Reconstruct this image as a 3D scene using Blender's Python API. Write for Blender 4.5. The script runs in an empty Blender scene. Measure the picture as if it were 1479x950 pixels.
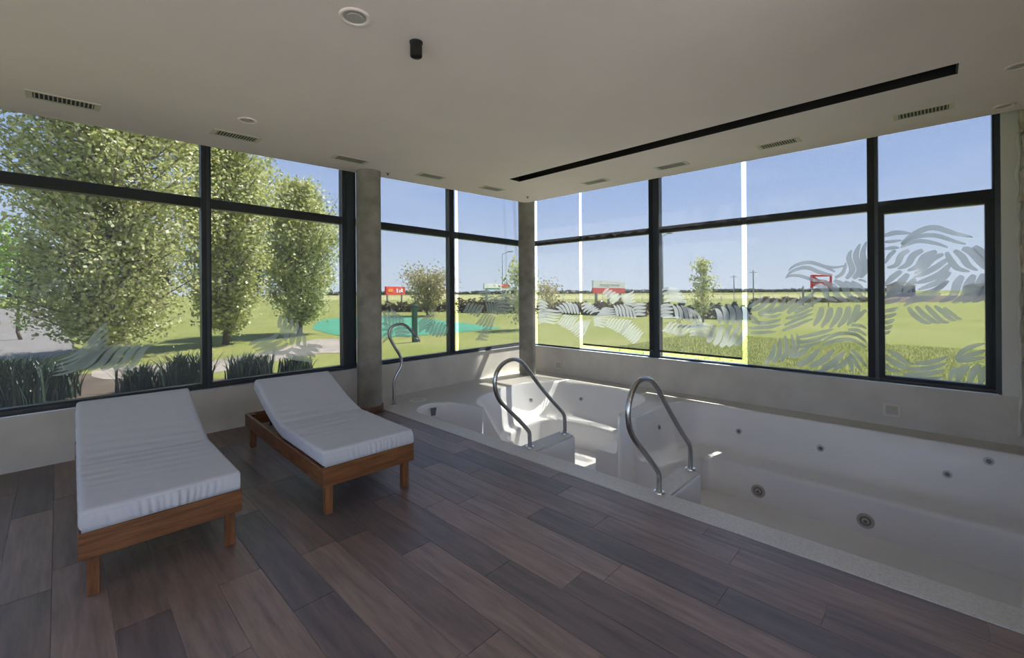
import bpy, bmesh, math, random
from mathutils import Vector, Matrix
from mathutils.bvhtree import BVHTree
from mathutils.geometry import tessellate_polygon

random.seed(7)
SC = bpy.context.scene
COL = SC.collection

# ------------------------------------------------------------------ camera
W, H = 1479, 950
F_PX, HY, ROLL, EYE = 630.0, 422.0, math.radians(0.4), 1.50
YAW = math.atan2(1345 - 739.5, F_PX)          # +X (along the left wall) lies this far right of the view axis
FW = Vector((math.cos(YAW), math.sin(YAW), 0))
RT = Vector((math.sin(YAW), -math.cos(YAW), 0))
UP = Vector((0, 0, 1))
cr, sr = math.cos(ROLL), math.sin(ROLL)
IM_R = RT * cr - UP * sr
IM_U = RT * sr + UP * cr
cam_d = bpy.data.cameras.new('camera')
cam_d.sensor_fit = 'HORIZONTAL'
cam_d.sensor_width = 36.0
cam_d.lens = 36.0 * F_PX / W
cam_d.shift_y = -(H / 2 - HY) / W
cam_d.clip_start, cam_d.clip_end = 0.05, 3000
cam = bpy.data.objects.new('camera', cam_d)
COL.objects.link(cam)
cam.matrix_world = Matrix(((IM_R.x, IM_U.x, -FW.x, 0), (IM_R.y, IM_U.y, -FW.y, 0),
                           (IM_R.z, IM_U.z, -FW.z, EYE), (0, 0, 0, 1)))
SC.camera = cam

# ------------------------------------------------------------------ sky, sun, exposure
SUN_EL, SUN_AZ = math.radians(59), math.atan2(-0.17, 1.0)      # azimuth of the sun seen from the room, from +X
world = bpy.data.worlds.new('sky')
SC.world = world
world.use_nodes = True
wn, wl = world.node_tree.nodes, world.node_tree.links
wn.clear()
wo = wn.new('ShaderNodeOutputWorld')
bg = wn.new('ShaderNodeBackground')
# clear sky: pale at the horizon, deeper blue towards the zenith, all the way round
ge = wn.new('ShaderNodeTexCoord'); sx = wn.new('ShaderNodeSeparateXYZ'); sky = wn.new('ShaderNodeValToRGB')
wl.new(ge.outputs['Generated'], sx.inputs[0]); wl.new(sx.outputs['Z'], sky.inputs[0])
SKY = ((0.0, (1.12, 1.20, 1.42)), (0.07, (1.00, 1.12, 1.42)), (0.20, (0.70, 0.88, 1.40)), (0.42, (0.46, 0.66, 1.22)), (1.0, (0.26, 0.42, 0.95)))
while len(sky.color_ramp.elements) < len(SKY): sky.color_ramp.elements.new(0.5)
for e_, (p_, c_) in zip(sky.color_ramp.elements, SKY): e_.position = p_; e_.color = (*c_, 1)
bg.inputs[1].default_value = 1.25
# thin high cloud
tc = wn.new('ShaderNodeTexCoord'); mp = wn.new('ShaderNodeMapping'); nz = wn.new('ShaderNodeTexNoise')
rp = wn.new('ShaderNodeValToRGB'); mx = wn.new('ShaderNodeMixRGB')
mp.inputs['Scale'].default_value = (1.5, 1.5, 7)
nz.inputs['Scale'].default_value = 2.0; nz.inputs['Detail'].default_value = 6
rp.color_ramp.elements[0].position = 0.52; rp.color_ramp.elements[0].color = (0, 0, 0, 1)
rp.color_ramp.elements[1].position = 0.80; rp.color_ramp.elements[1].color = (0.22, 0.22, 0.22, 1)
mx.inputs[2].default_value = (1.25, 1.28, 1.40, 1)
wl.new(tc.outputs['Generated'], mp.inputs[0]); wl.new(mp.outputs[0], nz.inputs[0]); wl.new(nz.outputs['Fac'], rp.inputs[0])
wl.new(rp.outputs[0], mx.inputs[0]); wl.new(sky.outputs[0], mx.inputs[1]); wl.new(mx.outputs[0], bg.inputs[0])
wl.new(bg.outputs[0], wo.inputs[0])

sun_d = bpy.data.lights.new('sun', 'SUN')
sun_d.energy = 15.0
sun_d.angle = math.radians(0.5)
sun_d.color = (1.0, 0.93, 0.82)
sun = bpy.data.objects.new('sun', sun_d)
COL.objects.link(sun)
sdir = Vector((math.cos(SUN_EL) * math.cos(SUN_AZ), math.cos(SUN_EL) * math.sin(SUN_AZ), math.sin(SUN_EL)))
sun.rotation_euler = sdir.to_track_quat('Z', 'Y').to_euler()
sun.location = sdir * 40

vs = SC.view_settings
vs.view_transform = 'Standard'; vs.look = 'None'; vs.gamma = 1.0; vs.use_curve_mapping = False
vs.exposure = 1.0
SC.cycles.max_bounces = 10
SC.cycles.diffuse_bounces = 6
SC.cycles.transparent_max_bounces = 16
SC.cycles.sample_clamp_indirect = 6.0
SC.cycles.caustics_reflective = False
SC.cycles.caustics_refractive = False
SC.cycles.use_denoising = True

# ------------------------------------------------------------------ measuring helpers
CAM = Vector((0, 0, EYE))
def ray(px, py):
    a, b = px - 739.5, HY - py
    return FW * F_PX + RT * (a * cr + b * sr) + UP * (-a * sr + b * cr)
def hit(px, py, p0, n):
    d = ray(px, py); n = Vector(n); p0 = Vector(p0)
    return CAM + d * ((p0 - CAM).dot(n) / d.dot(n))
def onz(px, py, z=0): return hit(px, py, (0, 0, z), (0, 0, 1))
def onx(px, py, x): return hit(px, py, (x, 0, 0), (1, 0, 0))
def ony(px, py, y): return hit(px, py, (0, y, 0), (0, 1, 0))
def deep(px, py, d): return CAM + ray(px, py) * (d / F_PX)
CEIL_P, CEIL_N = (2.6, 0, 3.04), Vector((-0.02, 0, 1))
def ceil_z(x): return 3.04 + 0.02 * (x - 2.6)
def onceil(px, py): return hit(px, py, CEIL_P, CEIL_N)

# ------------------------------------------------------------------ materials
MATS = {}
def new_mat(name):
    m = bpy.data.materials.new(name); m.use_nodes = True
    MATS[name] = m
    return m, m.node_tree.nodes, m.node_tree.links
def mat(name, c, rough=0.6, metal=0.0, var=0.0, scale=8.0, bump=0.0, bscale=60.0, c2=None, stretch=None, rand=0.0, spec=0.5, detail=4):
    m, n, l = new_mat(name)
    b = n['Principled BSDF']
    b.inputs['Roughness'].default_value = rough
    b.inputs['Metallic'].default_value = metal
    b.inputs['Specular IOR Level'].default_value = spec
    b.inputs['Base Color'].default_value = (*c, 1)
    if var or c2 or bump or rand:
        t = n.new('ShaderNodeTexCoord'); mp = n.new('ShaderNodeMapping')
        l.new(t.outputs['Object'], mp.inputs[0])
        if stretch: mp.inputs['Scale'].default_value = stretch
        if rand:
            oi = n.new('ShaderNodeObjectInfo'); ml = n.new('ShaderNodeMath'); ml.operation = 'MULTIPLY'; ml.inputs[1].default_value = 37
            cx = n.new('ShaderNodeCombineXYZ')
            l.new(oi.outputs['Random'], ml.inputs[0]); l.new(ml.outputs[0], cx.inputs[0]); l.new(ml.outputs[0], cx.inputs[1])
            l.new(cx.outputs[0], mp.inputs['Location'])
        col = None
        if var or c2:
            z = n.new('ShaderNodeTexNoise'); z.inputs['Scale'].default_value = scale; z.inputs['Detail'].default_value = detail
            l.new(mp.outputs[0], z.inputs[0])
            r = n.new('ShaderNodeValToRGB')
            lo = c if c2 else tuple(x * (1 - var) for x in c)
            hi = c2 if c2 else tuple(min(1, x * (1 + var)) for x in c)
            r.color_ramp.elements[0].position = 0.32; r.color_ramp.elements[0].color = (*lo, 1)
            r.color_ramp.elements[1].position = 0.68; r.color_ramp.elements[1].color = (*hi, 1)
            l.new(z.outputs['Fac'], r.inputs[0]); col = r.outputs[0]
            l.new(col, b.inputs['Base Color'])
        if rand and col:
            hs = n.new('ShaderNodeHueSaturation')
            mr = n.new('ShaderNodeMapRange'); mr.inputs[3].default_value = 1 - rand; mr.inputs[4].default_value = 1 + rand
            l.new(oi.outputs['Random'], mr.inputs[0]); l.new(mr.outputs[0], hs.inputs['Value'])
            l.new(col, hs.inputs['Color']); l.new(hs.outputs[0], b.inputs['Base Color'])
        if bump:
            z2 = n.new('ShaderNodeTexNoise'); z2.inputs['Scale'].default_value = bscale; z2.inputs['Detail'].default_value = 5
            l.new(mp.outputs[0], z2.inputs[0])
            bp = n.new('ShaderNodeBump'); bp.inputs['Strength'].default_value = bump; bp.inputs['Distance'].default_value = 0.02
            l.new(z2.outputs['Fac'], bp.inputs['Height']); l.new(bp.outputs[0], b.inputs['Normal'])
    return m

mat('plaster', (0.60, 0.57, 0.535), 0.85, var=0.08, scale=3, bump=0.05, bscale=40)
mat('ceiling_paint', (0.90, 0.80, 0.775), 0.9, var=0.02, scale=1.5)
mat('white_paint', (0.72, 0.71, 0.69), 0.8)
mat('frame', (0.030, 0.042, 0.058), 0.35, var=0.1, scale=4)
mat('tub', (0.78, 0.77, 0.79), 0.28, var=0.02, scale=2)
mat('deck', (0.50, 0.475, 0.44), 0.4, c2=(0.62, 0.595, 0.555), scale=90, detail=2)
mat('concrete', (0.20, 0.185, 0.165), 0.8, c2=(0.33, 0.31, 0.285), scale=5, bump=0.12, bscale=30, detail=8)
mat('column_base', (0.11, 0.055, 0.035), 0.5, var=0.3, scale=12)
mat('steel', (0.48, 0.48, 0.49), 0.24, 1.0)
mat('chrome', (0.75, 0.75, 0.76), 0.15, 1.0)
mat('sill_metal', (0.62, 0.66, 0.72), 0.35, 0.6)
mat('dark_metal', (0.03, 0.03, 0.032), 0.5)
mat('black', (0.008, 0.008, 0.009), 0.6)
mat('jet_grey', (0.16, 0.16, 0.17), 0.4)
mat('nozzle_plastic', (0.52, 0.52, 0.54), 0.35)
mat('jet_ring', (0.42, 0.39, 0.35), 0.35)
mat('plate', (0.66, 0.62, 0.56), 0.5)
mat('plate_inner', (0.48, 0.45, 0.42), 0.5)
mat('wood', (0.12, 0.042, 0.014), 0.45, c2=(0.25, 0.105, 0.038), scale=3.0, stretch=(2, 12, 12), rand=0.12, bump=0.04, bscale=12, detail=6)
mat('wood_cross', (0.12, 0.042, 0.014), 0.45, c2=(0.25, 0.105, 0.038), scale=3.0, stretch=(1.2, 14, 14), rand=0.12, bump=0.04, bscale=12, detail=6)
mat('fabric', (0.54, 0.55, 0.61), 0.95, var=0.02, scale=20, bump=0.05, bscale=300)
mat('vent_cream', (0.66, 0.62, 0.50), 0.5)
mat('vent_dark', (0.035, 0.033, 0.03), 0.7)
mat('lamp_glass', (0.5, 0.49, 0.47), 0.4)
mat('travertine', (0.36, 0.28, 0.22), 0.9, c2=(0.66, 0.60, 0.52), scale=9, bump=0.5, bscale=22, rand=0.12, detail=8)
mat('foam', (0.70, 0.70, 0.66), 0.9, bump=0.3, bscale=50)
mat('bark', (0.16, 0.125, 0.09), 0.9, var=0.4, scale=20, bump=0.4, bscale=30)
mat('path', (0.33, 0.285, 0.26), 0.95, var=0.25, scale=3, bump=0.2, bscale=20)
mat('bounce_paving', (0.62, 0.60, 0.57), 0.9, var=0.06, scale=2)
mat('asphalt', (0.21, 0.19, 0.185), 0.95, var=0.12, scale=1.5)
mat('turf_green', (0.055, 0.25, 0.155), 0.9, var=0.08, scale=0.8)
mat('sign_red', (0.72, 0.06, 0.05), 0.5)
mat('sign_white', (0.82, 0.82, 0.80), 0.5)
mat('sign_orange', (0.9, 0.35, 0.03), 0.5)
mat('pole_grey', (0.30, 0.31, 0.32), 0.5)
mat('post_green', (0.02, 0.09, 0.06), 0.6)
mat('house_wall', (0.62, 0.56, 0.50), 0.9)
mat('house_roof', (0.16, 0.15, 0.15), 0.8)
mat('dry_field', (0.38, 0.33, 0.14), 0.95, c2=(0.30, 0.33, 0.12), scale=0.05)
mat('earth', (0.11, 0.08, 0.06), 0.95, var=0.3, scale=1)
mat('led', (0.2, 0.7, 0.05), 0.4)

def plank_mat():
    m, n, l = new_mat('plank')
    b = n['Principled BSDF']
    b.inputs['Roughness'].default_value = 0.36
    b.inputs['Specular IOR Level'].default_value = 0.75
    t = n.new('ShaderNodeTexCoord'); oi = n.new('ShaderNodeObjectInfo')
    ml = n.new('ShaderNodeMath'); ml.operation = 'MULTIPLY'; ml.inputs[1].default_value = 91
    cx = n.new('ShaderNodeCombineXYZ'); mp = n.new('ShaderNodeMapping'); mp.inputs['Scale'].default_value = (14, 1.3, 14)
    l.new(oi.outputs['Random'], ml.inputs[0]); l.new(ml.outputs[0], cx.inputs[0]); l.new(ml.outputs[0], cx.inputs[1])
    l.new(t.outputs['Object'], mp.inputs[0]); l.new(cx.outputs[0], mp.inputs['Location'])
    z = n.new('ShaderNodeTexNoise'); z.inputs['Scale'].default_value = 1.6; z.inputs['Detail'].default_value = 8; z.inputs['Roughness'].default_value = 0.65
    l.new(mp.outputs[0], z.inputs[0])
    r = n.new('ShaderNodeValToRGB')
    r.color_ramp.elements[0].position = 0.30; r.color_ramp.elements[0].color = (0.104, 0.081, 0.082, 1)
    r.color_ramp.elements[1].position = 0.75; r.color_ramp.elements[1].color = (0.280, 0.210, 0.192, 1)
    l.new(z.outputs['Fac'], r.inputs[0])
    # each plank its own tone: from grey brown to red brown
    tr = n.new('ShaderNodeValToRGB')
    e = tr.color_ramp.elements
    e[0].position = 0.0; e[0].color = (0.62, 0.66, 0.72, 1)
    e[1].position = 1.0; e[1].color = (1.45, 1.10, 0.82, 1)
    for p, c in ((0.25, (0.80, 0.78, 0.78, 1)), (0.5, (1.05, 0.98, 0.92, 1)), (0.72, (1.2, 1.12, 1.05, 1)), (0.88, (1.3, 1.25, 1.22, 1))):
        x = e.new(p); x.color = c
    l.new(oi.outputs['Random'], tr.inputs[0])
    mu = n.new('ShaderNodeMixRGB'); mu.blend_type = 'MULTIPLY'; mu.inputs[0].default_value = 1
    l.new(r.outputs[0], mu.inputs[1]); l.new(tr.outputs[0], mu.inputs[2]); l.new(mu.outputs[0], b.inputs['Base Color'])
    rr = n.new('ShaderNodeMapRange'); rr.inputs[3].default_value = 0.30; rr.inputs[4].default_value = 0.48
    l.new(z.outputs['Fac'], rr.inputs[0]); l.new(rr.outputs[0], b.inputs['Roughness'])
    bp = n.new('ShaderNodeBump'); bp.inputs['Strength'].default_value = 0.12; bp.inputs['Distance'].default_value = 0.004
    l.new(z.outputs['Fac'], bp.inputs['Height']); l.new(bp.outputs[0], b.inputs['Normal'])
plank_mat()
mat('grout', (0.26, 0.23, 0.22), 0.8, var=0.2, scale=10)

def glass_mat():
    m, n, l = new_mat('glass')
    n.remove(n['Principled BSDF'])
    o = n['Material Output']
    tr = n.new('ShaderNodeBsdfTransparent'); tr.inputs[0].default_value = (0.93, 0.96, 0.95, 1)
    gl = n.new('ShaderNodeBsdfGlossy'); gl.inputs['Roughness'].default_value = 0.02
    lw = n.new('ShaderNodeLayerWeight'); lw.inputs[0].default_value = 0.5
    pw = n.new('ShaderNodeMath'); pw.operation = 'POWER'; pw.inputs[1].default_value = 5
    fr = n.new('ShaderNodeMapRange'); fr.inputs[3].default_value = 0.02; fr.inputs[4].default_value = 0.9
    l.new(lw.outputs['Facing'], pw.inputs[0]); l.new(pw.outputs[0], fr.inputs[0])
    mx = n.new('ShaderNodeMixShader')
    l.new(fr.outputs[0], mx.inputs[0]); l.new(tr.outputs[0], mx.inputs[1]); l.new(gl.outputs[0], mx.inputs[2]); l.new(mx.outputs[0], o.inputs[0])
glass_mat()

def veil_mat(name, clear, dcol, tcol, wdiff, weave=0.0):
    """cloth or film that lets a share of the light straight through and scatters the rest"""
    m, n, l = new_mat(name)
    n.remove(n['Principled BSDF'])
    o = n['Material Output']
    tr = n.new('ShaderNodeBsdfTransparent'); tr.inputs[0].default_value = (1, 1, 1, 1)
    df = n.new('ShaderNodeBsdfDiffuse'); df.inputs[0].default_value = (*dcol, 1)
    tl = n.new('ShaderNodeBsdfTranslucent'); tl.inputs[0].default_value = (*tcol, 1)
    m1 = n.new('ShaderNodeMixShader'); m1.inputs[0].default_value = wdiff
    m2 = n.new('ShaderNodeMixShader'); m2.inputs[0].default_value = clear
    if weave:       # threads have thickness: slanting light meets less open area between them
        lw = n.new('ShaderNodeLayerWeight'); lw.inputs[0].default_value = 0.5
        mr = n.new('ShaderNodeMapRange'); mr.interpolation_type = 'SMOOTHSTEP'
        mr.inputs[1].default_value = 0.32; mr.inputs[2].default_value = 0.47; mr.inputs[3].default_value = clear; mr.inputs[4].default_value = weave
        l.new(lw.outputs['Facing'], mr.inputs[0]); l.new(mr.outputs[0], m2.inputs[0])
    l.new(tl.outputs[0], m1.inputs[1]); l.new(df.outputs[0], m1.inputs[2])
    l.new(m1.outputs[0], m2.inputs[1]); l.new(tr.outputs[0], m2.inputs[2]); l.new(m2.outputs[0], o.inputs[0])
veil_mat('screen', 0.24, (0.10, 0.105, 0.12), (0.03, 0.03, 0.033), 0.5, 0.015)
veil_mat('screen_open', 0.24, (0.10, 0.105, 0.12), (0.03, 0.03, 0.033), 0.5, 0.18)      # looser weave of the blinds by the corner
veil_mat('film', 0.36, (0.60, 0.63, 0.64), (0.68, 0.72, 0.74), 0.25)

def leaf_mat(name, cols, trans=0.35):
    m, n, l = new_mat(name)
    n.remove(n['Principled BSDF'])
    o = n['Material Output']
    g = n.new('ShaderNodeNewGeometry'); r = n.new('ShaderNodeValToRGB')
    e = r.color_ramp.elements
    e[0].position = 0; e[0].color = (*cols[0], 1); e[1].position = 1; e[1].color = (*cols[-1], 1)
    for i, c in enumerate(cols[1:-1]):
        x = e.new((i + 1) / (len(cols) - 1)); x.color = (*c, 1)
    l.new(g.outputs['Random Per Island'], r.inputs[0])
    d = n.new('ShaderNodeBsdfDiffuse'); t = n.new('ShaderNodeBsdfTranslucent'); s = n.new('ShaderNodeBsdfGlossy')
    s.inputs['Roughness'].default_value = 0.45; s.inputs[0].default_value = (0.6, 0.6, 0.6, 1)
    l.new(r.outputs[0], d.inputs[0]); l.new(r.outputs[0], t.inputs[0])
    m1 = n.new('ShaderNodeMixShader'); m1.inputs[0].default_value = trans
    m2 = n.new('ShaderNodeMixShader'); m2.inputs[0].default_value = 0.08
    l.new(d.outputs[0], m1.inputs[1]); l.new(t.outputs[0], m1.inputs[2]); l.new(m1.outputs[0], m2.inputs[1]); l.new(s.outputs[0], m2.inputs[2])
    l.new(m2.outputs[0], o.inputs[0])
leaf_mat('leaf_poplar', [(0.30, 0.36, 0.10), (0.56, 0.60, 0.20), (0.70, 0.70, 0.32), (0.88, 0.84, 0.60)], 0.45)
leaf_mat('leaf_dark', [(0.010, 0.024, 0.018), (0.022, 0.046, 0.026), (0.05, 0.085, 0.045)], 0.2)
leaf_mat('leaf_dry', [(0.38, 0.30, 0.14), (0.52, 0.44, 0.20), (0.46, 0.46, 0.18)], 0.4)
leaf_mat('leaf_brown', [(0.07, 0.05, 0.035), (0.14, 0.09, 0.06), (0.16, 0.14, 0.06)])
leaf_mat('leaf_bright', [(0.20, 0.36, 0.05), (0.34, 0.50, 0.10)])
leaf_mat('leaf_grass', [(0.16, 0.22, 0.03), (0.25, 0.29, 0.05), (0.32, 0.31, 0.09)], 0.4)
leaf_mat('leaf_far', [(0.11, 0.12, 0.11), (0.18, 0.19, 0.16)], 0.2)

def lawn_mat():
    m, n, l = new_mat('lawn')
    b = n['Principled BSDF']; b.inputs['Roughness'].default_value = 0.95; b.inputs['Specular IOR Level'].default_value = 0.1
    t = n.new('ShaderNodeTexCoord')
    a = n.new('ShaderNodeTexNoise'); a.inputs['Scale'].default_value = 0.35; a.inputs['Detail'].default_value = 6
    c = n.new('ShaderNodeTexNoise'); c.inputs['Scale'].default_value = 9; c.inputs['Detail'].default_value = 6
    l.new(t.outputs['Object'], a.inputs[0]); l.new(t.outputs['Object'], c.inputs[0])
    r = n.new('ShaderNodeValToRGB'); r.color_ramp.elements[0].position = 0.3; r.color_ramp.elements[0].color = (0.205, 0.235, 0.064, 1)
    r.color_ramp.elements[1].position = 0.7; r.color_ramp.elements[1].color = (0.285, 0.285, 0.115, 1)
    r2 = n.new('ShaderNodeValToRGB'); r2.color_ramp.elements[0].position = 0.3; r2.color_ramp.elements[0].color = (0.72, 0.75, 0.7, 1)
    r2.color_ramp.elements[1].position = 0.7; r2.color_ramp.elements[1].color = (1.15, 1.12, 1.0, 1)
    mu = n.new('ShaderNodeMixRGB'); mu.blend_type = 'MULTIPLY'; mu.inputs[0].default_value = 1
    l.new(a.outputs['Fac'], r.inputs[0]); l.new(c.outputs['Fac'], r2.inputs[0])
    l.new(r.outputs[0], mu.inputs[1]); l.new(r2.outputs[0], mu.inputs[2]); l.new(mu.outputs[0], b.inputs['Base Color'])
lawn_mat()

# ------------------------------------------------------------------ object helpers
def mesh_obj(name, verts, faces, m, parent=None, smooth=False):
    me = bpy.data.meshes.new(name)
    me.from_pydata([tuple(v) for v in verts], [], faces)
    me.update()
    if smooth:
        for p in me.polygons: p.use_smooth = True
    if m: me.materials.append(MATS[m])
    o = bpy.data.objects.new(name, me)
    COL.objects.link(o)
    if parent: o.parent = parent
    return o
def bm_obj(name, bm, m, parent=None, smooth=False):
    bmesh.ops.recalc_face_normals(bm, faces=bm.faces)
    me = bpy.data.meshes.new(name); bm.to_mesh(me); bm.free()
    if smooth:
        for p in me.polygons: p.use_smooth = True
    me.materials.append(MATS[m])
    o = bpy.data.objects.new(name, me); COL.objects.link(o)
    if parent: o.parent = parent
    return o
def tag(o, label=None, cat=None, group=None, kind=None):
    if label: o['label'] = label
    if cat: o['category'] = cat
    if group: o['group'] = group
    if kind: o['kind'] = kind
    return o
def empty(name, loc=(0, 0, 0), rz=0):
    o = bpy.data.objects.new(name, None); COL.objects.link(o)
    o.location = loc; o.rotation_euler = (0, 0, rz); o.empty_display_size = 0.1
    return o
def add_box(bm, lo, hi, bevel=0.0, seg=2):
    lo, hi = Vector(lo), Vector(hi)
    vs_ = [bm.verts.new((x, y, z)) for x in (lo.x, hi.x) for y in (lo.y, hi.y) for z in (lo.z, hi.z)]
    fs = [bm.faces.new([vs_[i] for i in f]) for f in ((0, 1, 3, 2), (4, 6, 7, 5), (0, 4, 5, 1), (2, 3, 7, 6), (0, 2, 6, 4), (1, 5, 7, 3))]
    if bevel:
        es = list({e for f in fs for e in f.edges})
        bmesh.ops.bevel(bm, geom=es, offset=bevel, segments=seg, profile=0.6, affect='EDGES')
    return vs_
def box(name, lo, hi, m, parent=None, bevel=0.0, seg=2):
    bm = bmesh.new(); add_box(bm, lo, hi, bevel, seg)
    return bm_obj(name, bm, m, parent)
def smooth_path(pts, sub=6):
    pts = [Vector(p) for p in pts]; out = []
    for i in range(len(pts) - 1):
        p0 = pts[max(i - 1, 0)]; p1 = pts[i]; p2 = pts[i + 1]; p3 = pts[min(i + 2, len(pts) - 1)]
        for k in range(sub):
            t = k / sub
            out.append(0.5 * ((2 * p1) + (p2 - p0) * t + (2 * p0 - 5 * p1 + 4 * p2 - p3) * t * t + (3 * p1 - p0 - 3 * p2 + p3) * t ** 3))
    out.append(pts[-1])
    return out
def add_tube(bm, pts, rad, seg=10, cap=True):
    pts = [Vector(p) for p in pts]
    rads = rad if isinstance(rad, (list, tuple)) else [rad] * len(pts)
    rings = []; nrm = None
    for i, p in enumerate(pts):
        t = (pts[min(i + 1, len(pts) - 1)] - pts[max(i - 1, 0)]).normalized()
        if nrm is None:
            nrm = t.orthogonal().normalized()
        nrm = (nrm - t * nrm.dot(t)).normalized()
        bn = t.cross(nrm)
        rings.append([bm.verts.new(p + (nrm * math.cos(a) + bn * math.sin(a)) * rads[i]) for a in (2 * math.pi * k / seg for k in range(seg))])
    for a, b in zip(rings[:-1], rings[1:]):
        for k in range(seg):
            bm.faces.new((a[k], a[(k + 1) % seg], b[(k + 1) % seg], b[k]))
    if cap:
        bm.faces.new(rings[0][::-1]); bm.faces.new(rings[-1])
def tube(name, pts, rad, m, parent=None, seg=10):
    bm = bmesh.new(); add_tube(bm, pts, rad, seg)
    return bm_obj(name, bm, m, parent, True)
def add_lathe(bm, prof, origin=(0, 0, 0), axis=(0, 0, 1), seg=24):
    ax = Vector(axis).normalized(); u = ax.orthogonal().normalized(); v = ax.cross(u); o = Vector(origin)
    rings = []
    for r, h in prof:
        if r < 1e-6: rings.append([bm.verts.new(o + ax * h)])
        else: rings.append([bm.verts.new(o + ax * h + (u * math.cos(a) + v * math.sin(a)) * r) for a in (2 * math.pi * k / seg for k in range(seg))])
    for a, b in zip(rings[:-1], rings[1:]):
        if len(a) == 1 and len(b) == 1: continue
        for k in range(seg):
            j = (k + 1) % seg
            if len(a) == 1: bm.faces.new((a[0], b[j], b[k]))
            elif len(b) == 1: bm.faces.new((a[k], a[j], b[0]))
            else: bm.faces.new((a[k], a[j], b[j], b[k]))
def lathe(name, prof, m, parent=None, origin=(0, 0, 0), axis=(0, 0, 1), seg=24, smooth=True):
    bm = bmesh.new(); add_lathe(bm, prof, origin, axis, seg)
    o = bm_obj(name, bm, m, parent, smooth)
    return o
def edge_split(o, ang=35):
    md = o.modifiers.new('edges', 'EDGE_SPLIT'); md.split_angle = math.radians(ang)
    return o
def prism(name, pts2, z0, z1, m, parent=None):
    """flat slab from a plan polygon"""
    n = len(pts2)
    vs_ = [(p[0], p[1], z1) for p in pts2] + [(p[0], p[1], z0) for p in pts2]
    tris = tessellate_polygon([[Vector((p[0], p[1], 0)) for p in pts2]])
    fs = [tuple(t) for t in tris] + [tuple(i + n for i in t[::-1]) for t in tris] + [(i, (i + 1) % n, n + (i + 1) % n, n + i) for i in range(n)]
    bm = bmesh.new()
    bv = [bm.verts.new(v) for v in vs_]
    for f in fs:
        try: bm.faces.new([bv[i] for i in f])
        except ValueError: pass
    return bm_obj(name, bm, m, parent)

# ------------------------------------------------------------------ room shell
XW, YW = 6.32, 5.64            # inner faces of the low walls under the windows
XB, YB = -3.2, -3.4            # walls behind the camera
XG, YG = XW + 0.085, YW + 0.085    # glass planes
SILL = 0.47
GZ = -0.22                     # ground outside
ZT = 3.40                      # top of glazing, above the ceiling
YE = -0.62                     # face of the stone wall

# floor: base slab and planks
fl = tag(box('floor', (XB, YB, -0.25), (2.90, YW, -0.003), 'grout'), kind='structure')
PW, PL = 0.198, 1.20
pm = None
colx = -1.02
i = 0
while colx < 2.895:
    x1 = min(colx + PW, 2.897)
    off = random.random() * PL
    y = -0.9 - off
    while y < YW - 0.02:
        y1 = min(y + PL, YW - 0.004)
        wx, wy = x1 - colx - 0.003, y1 - y - 0.003
        key = abs(wx - (PW - 0.003)) < 1e-4 and abs(wy - (PL - 0.003)) < 1e-4
        if key and pm:
            o = bpy.data.objects.new('plank', pm); COL.objects.link(o)
        else:
            o = box('plank', (-wx / 2, -wy / 2, -0.0028), (wx / 2, wy / 2, 0), 'plank', bevel=0.0006, seg=1)
            if key: pm = o.data
        o.location = ((colx + x1) / 2, (y + y1) / 2, 0)
        o.parent = fl
        y = y1 + 0.0
    colx += PW

# low walls under the windows
wl_ = tag(box('wall_left', (XB - 0.2, YW, -0.25), (XW + 0.3, YW + 0.22, SILL), 'plaster'), kind='structure')
wr_ = tag(box('wall_right', (XW, YE - 0.02, -0.25), (XW + 0.22, YW, SILL), 'plaster'), kind='structure')
# ledge lips that catch the sky
tag(box('trim_1', (XB, YW - 0.006, SILL), (XW, YW + 0.20, SILL + 0.010), 'sill_metal'), kind='structure')
tag(box('trim_2', (XW - 0.006, YE + 0.15, SILL), (XW + 0.20, YW - 0.01, SILL + 0.010), 'sill_metal'), kind='structure')

# ceiling with its dark slot, and the blind pocket around it
eL0, eL1 = onceil(0, 157.5), onceil(748, 291)
eR0, eR1 = onceil(774, 290.3), onceil(1432, 165.8)
def edge_y(x): return eL0.y + (eL1.y - eL0.y) * (x - eL0.x) / (eL1.x - eL0.x)
def edge_x(y): return eR0.x + (eR1.x - eR0.x) * (y - eR0.y) / (eR1.y - eR0.y)
ex, ey = 5.7, 5.2
for _ in range(20):
    ey = edge_y(ex); ex = edge_x(ey)
s0, s1 = onceil(738, 259.8), onceil(1383.5, 106.7)
SX0, SX1, SY0, SY1 = onceil(1383.5, 91.3).x, s1.x, s1.y, s0.y
def czq(bm, poly):
    top = [bm.verts.new((p[0], p[1], ceil_z(p[0]))) for p in poly]
    bot = [bm.verts.new((p[0], p[1], ceil_z(p[0]) + 0.14)) for p in poly]
    n = len(poly)
    bm.faces.new(top); bm.faces.new(bot[::-1])
    for k in range(n): bm.faces.new((top[k], top[(k + 1) % n], bot[(k + 1) % n], bot[k]))
bm = bmesh.new()
czq(bm, [(XB, YB), (SX0, YB), (SX0, edge_y(SX0)), (XB, edge_y(XB))])
czq(bm, [(SX0, YB), (SX1, YB), (SX1, SY0), (SX0, SY0)])
czq(bm, [(SX0, SY1), (SX1, SY1), (SX1, edge_y(SX1)), (SX0, edge_y(SX0))])
czq(bm, [(SX1, YB), (edge_x(YB), YB), (ex, ey), (SX1, edge_y(SX1))])
ceiling = tag(bm_obj('ceiling', bm, 'ceiling_paint'), kind='structure')
bm = bmesh.new()
zs = ceil_z(SX0)
add_box(bm, (SX0 - 0.01, SY0 - 0.01, zs + 0.10), (SX1 + 0.01, SY1 + 0.01, zs + 0.17))
add_box(bm, (SX0 + 0.001, SY0, zs + 0.006), (SX0 + 0.012, SY1, zs + 0.10))
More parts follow.
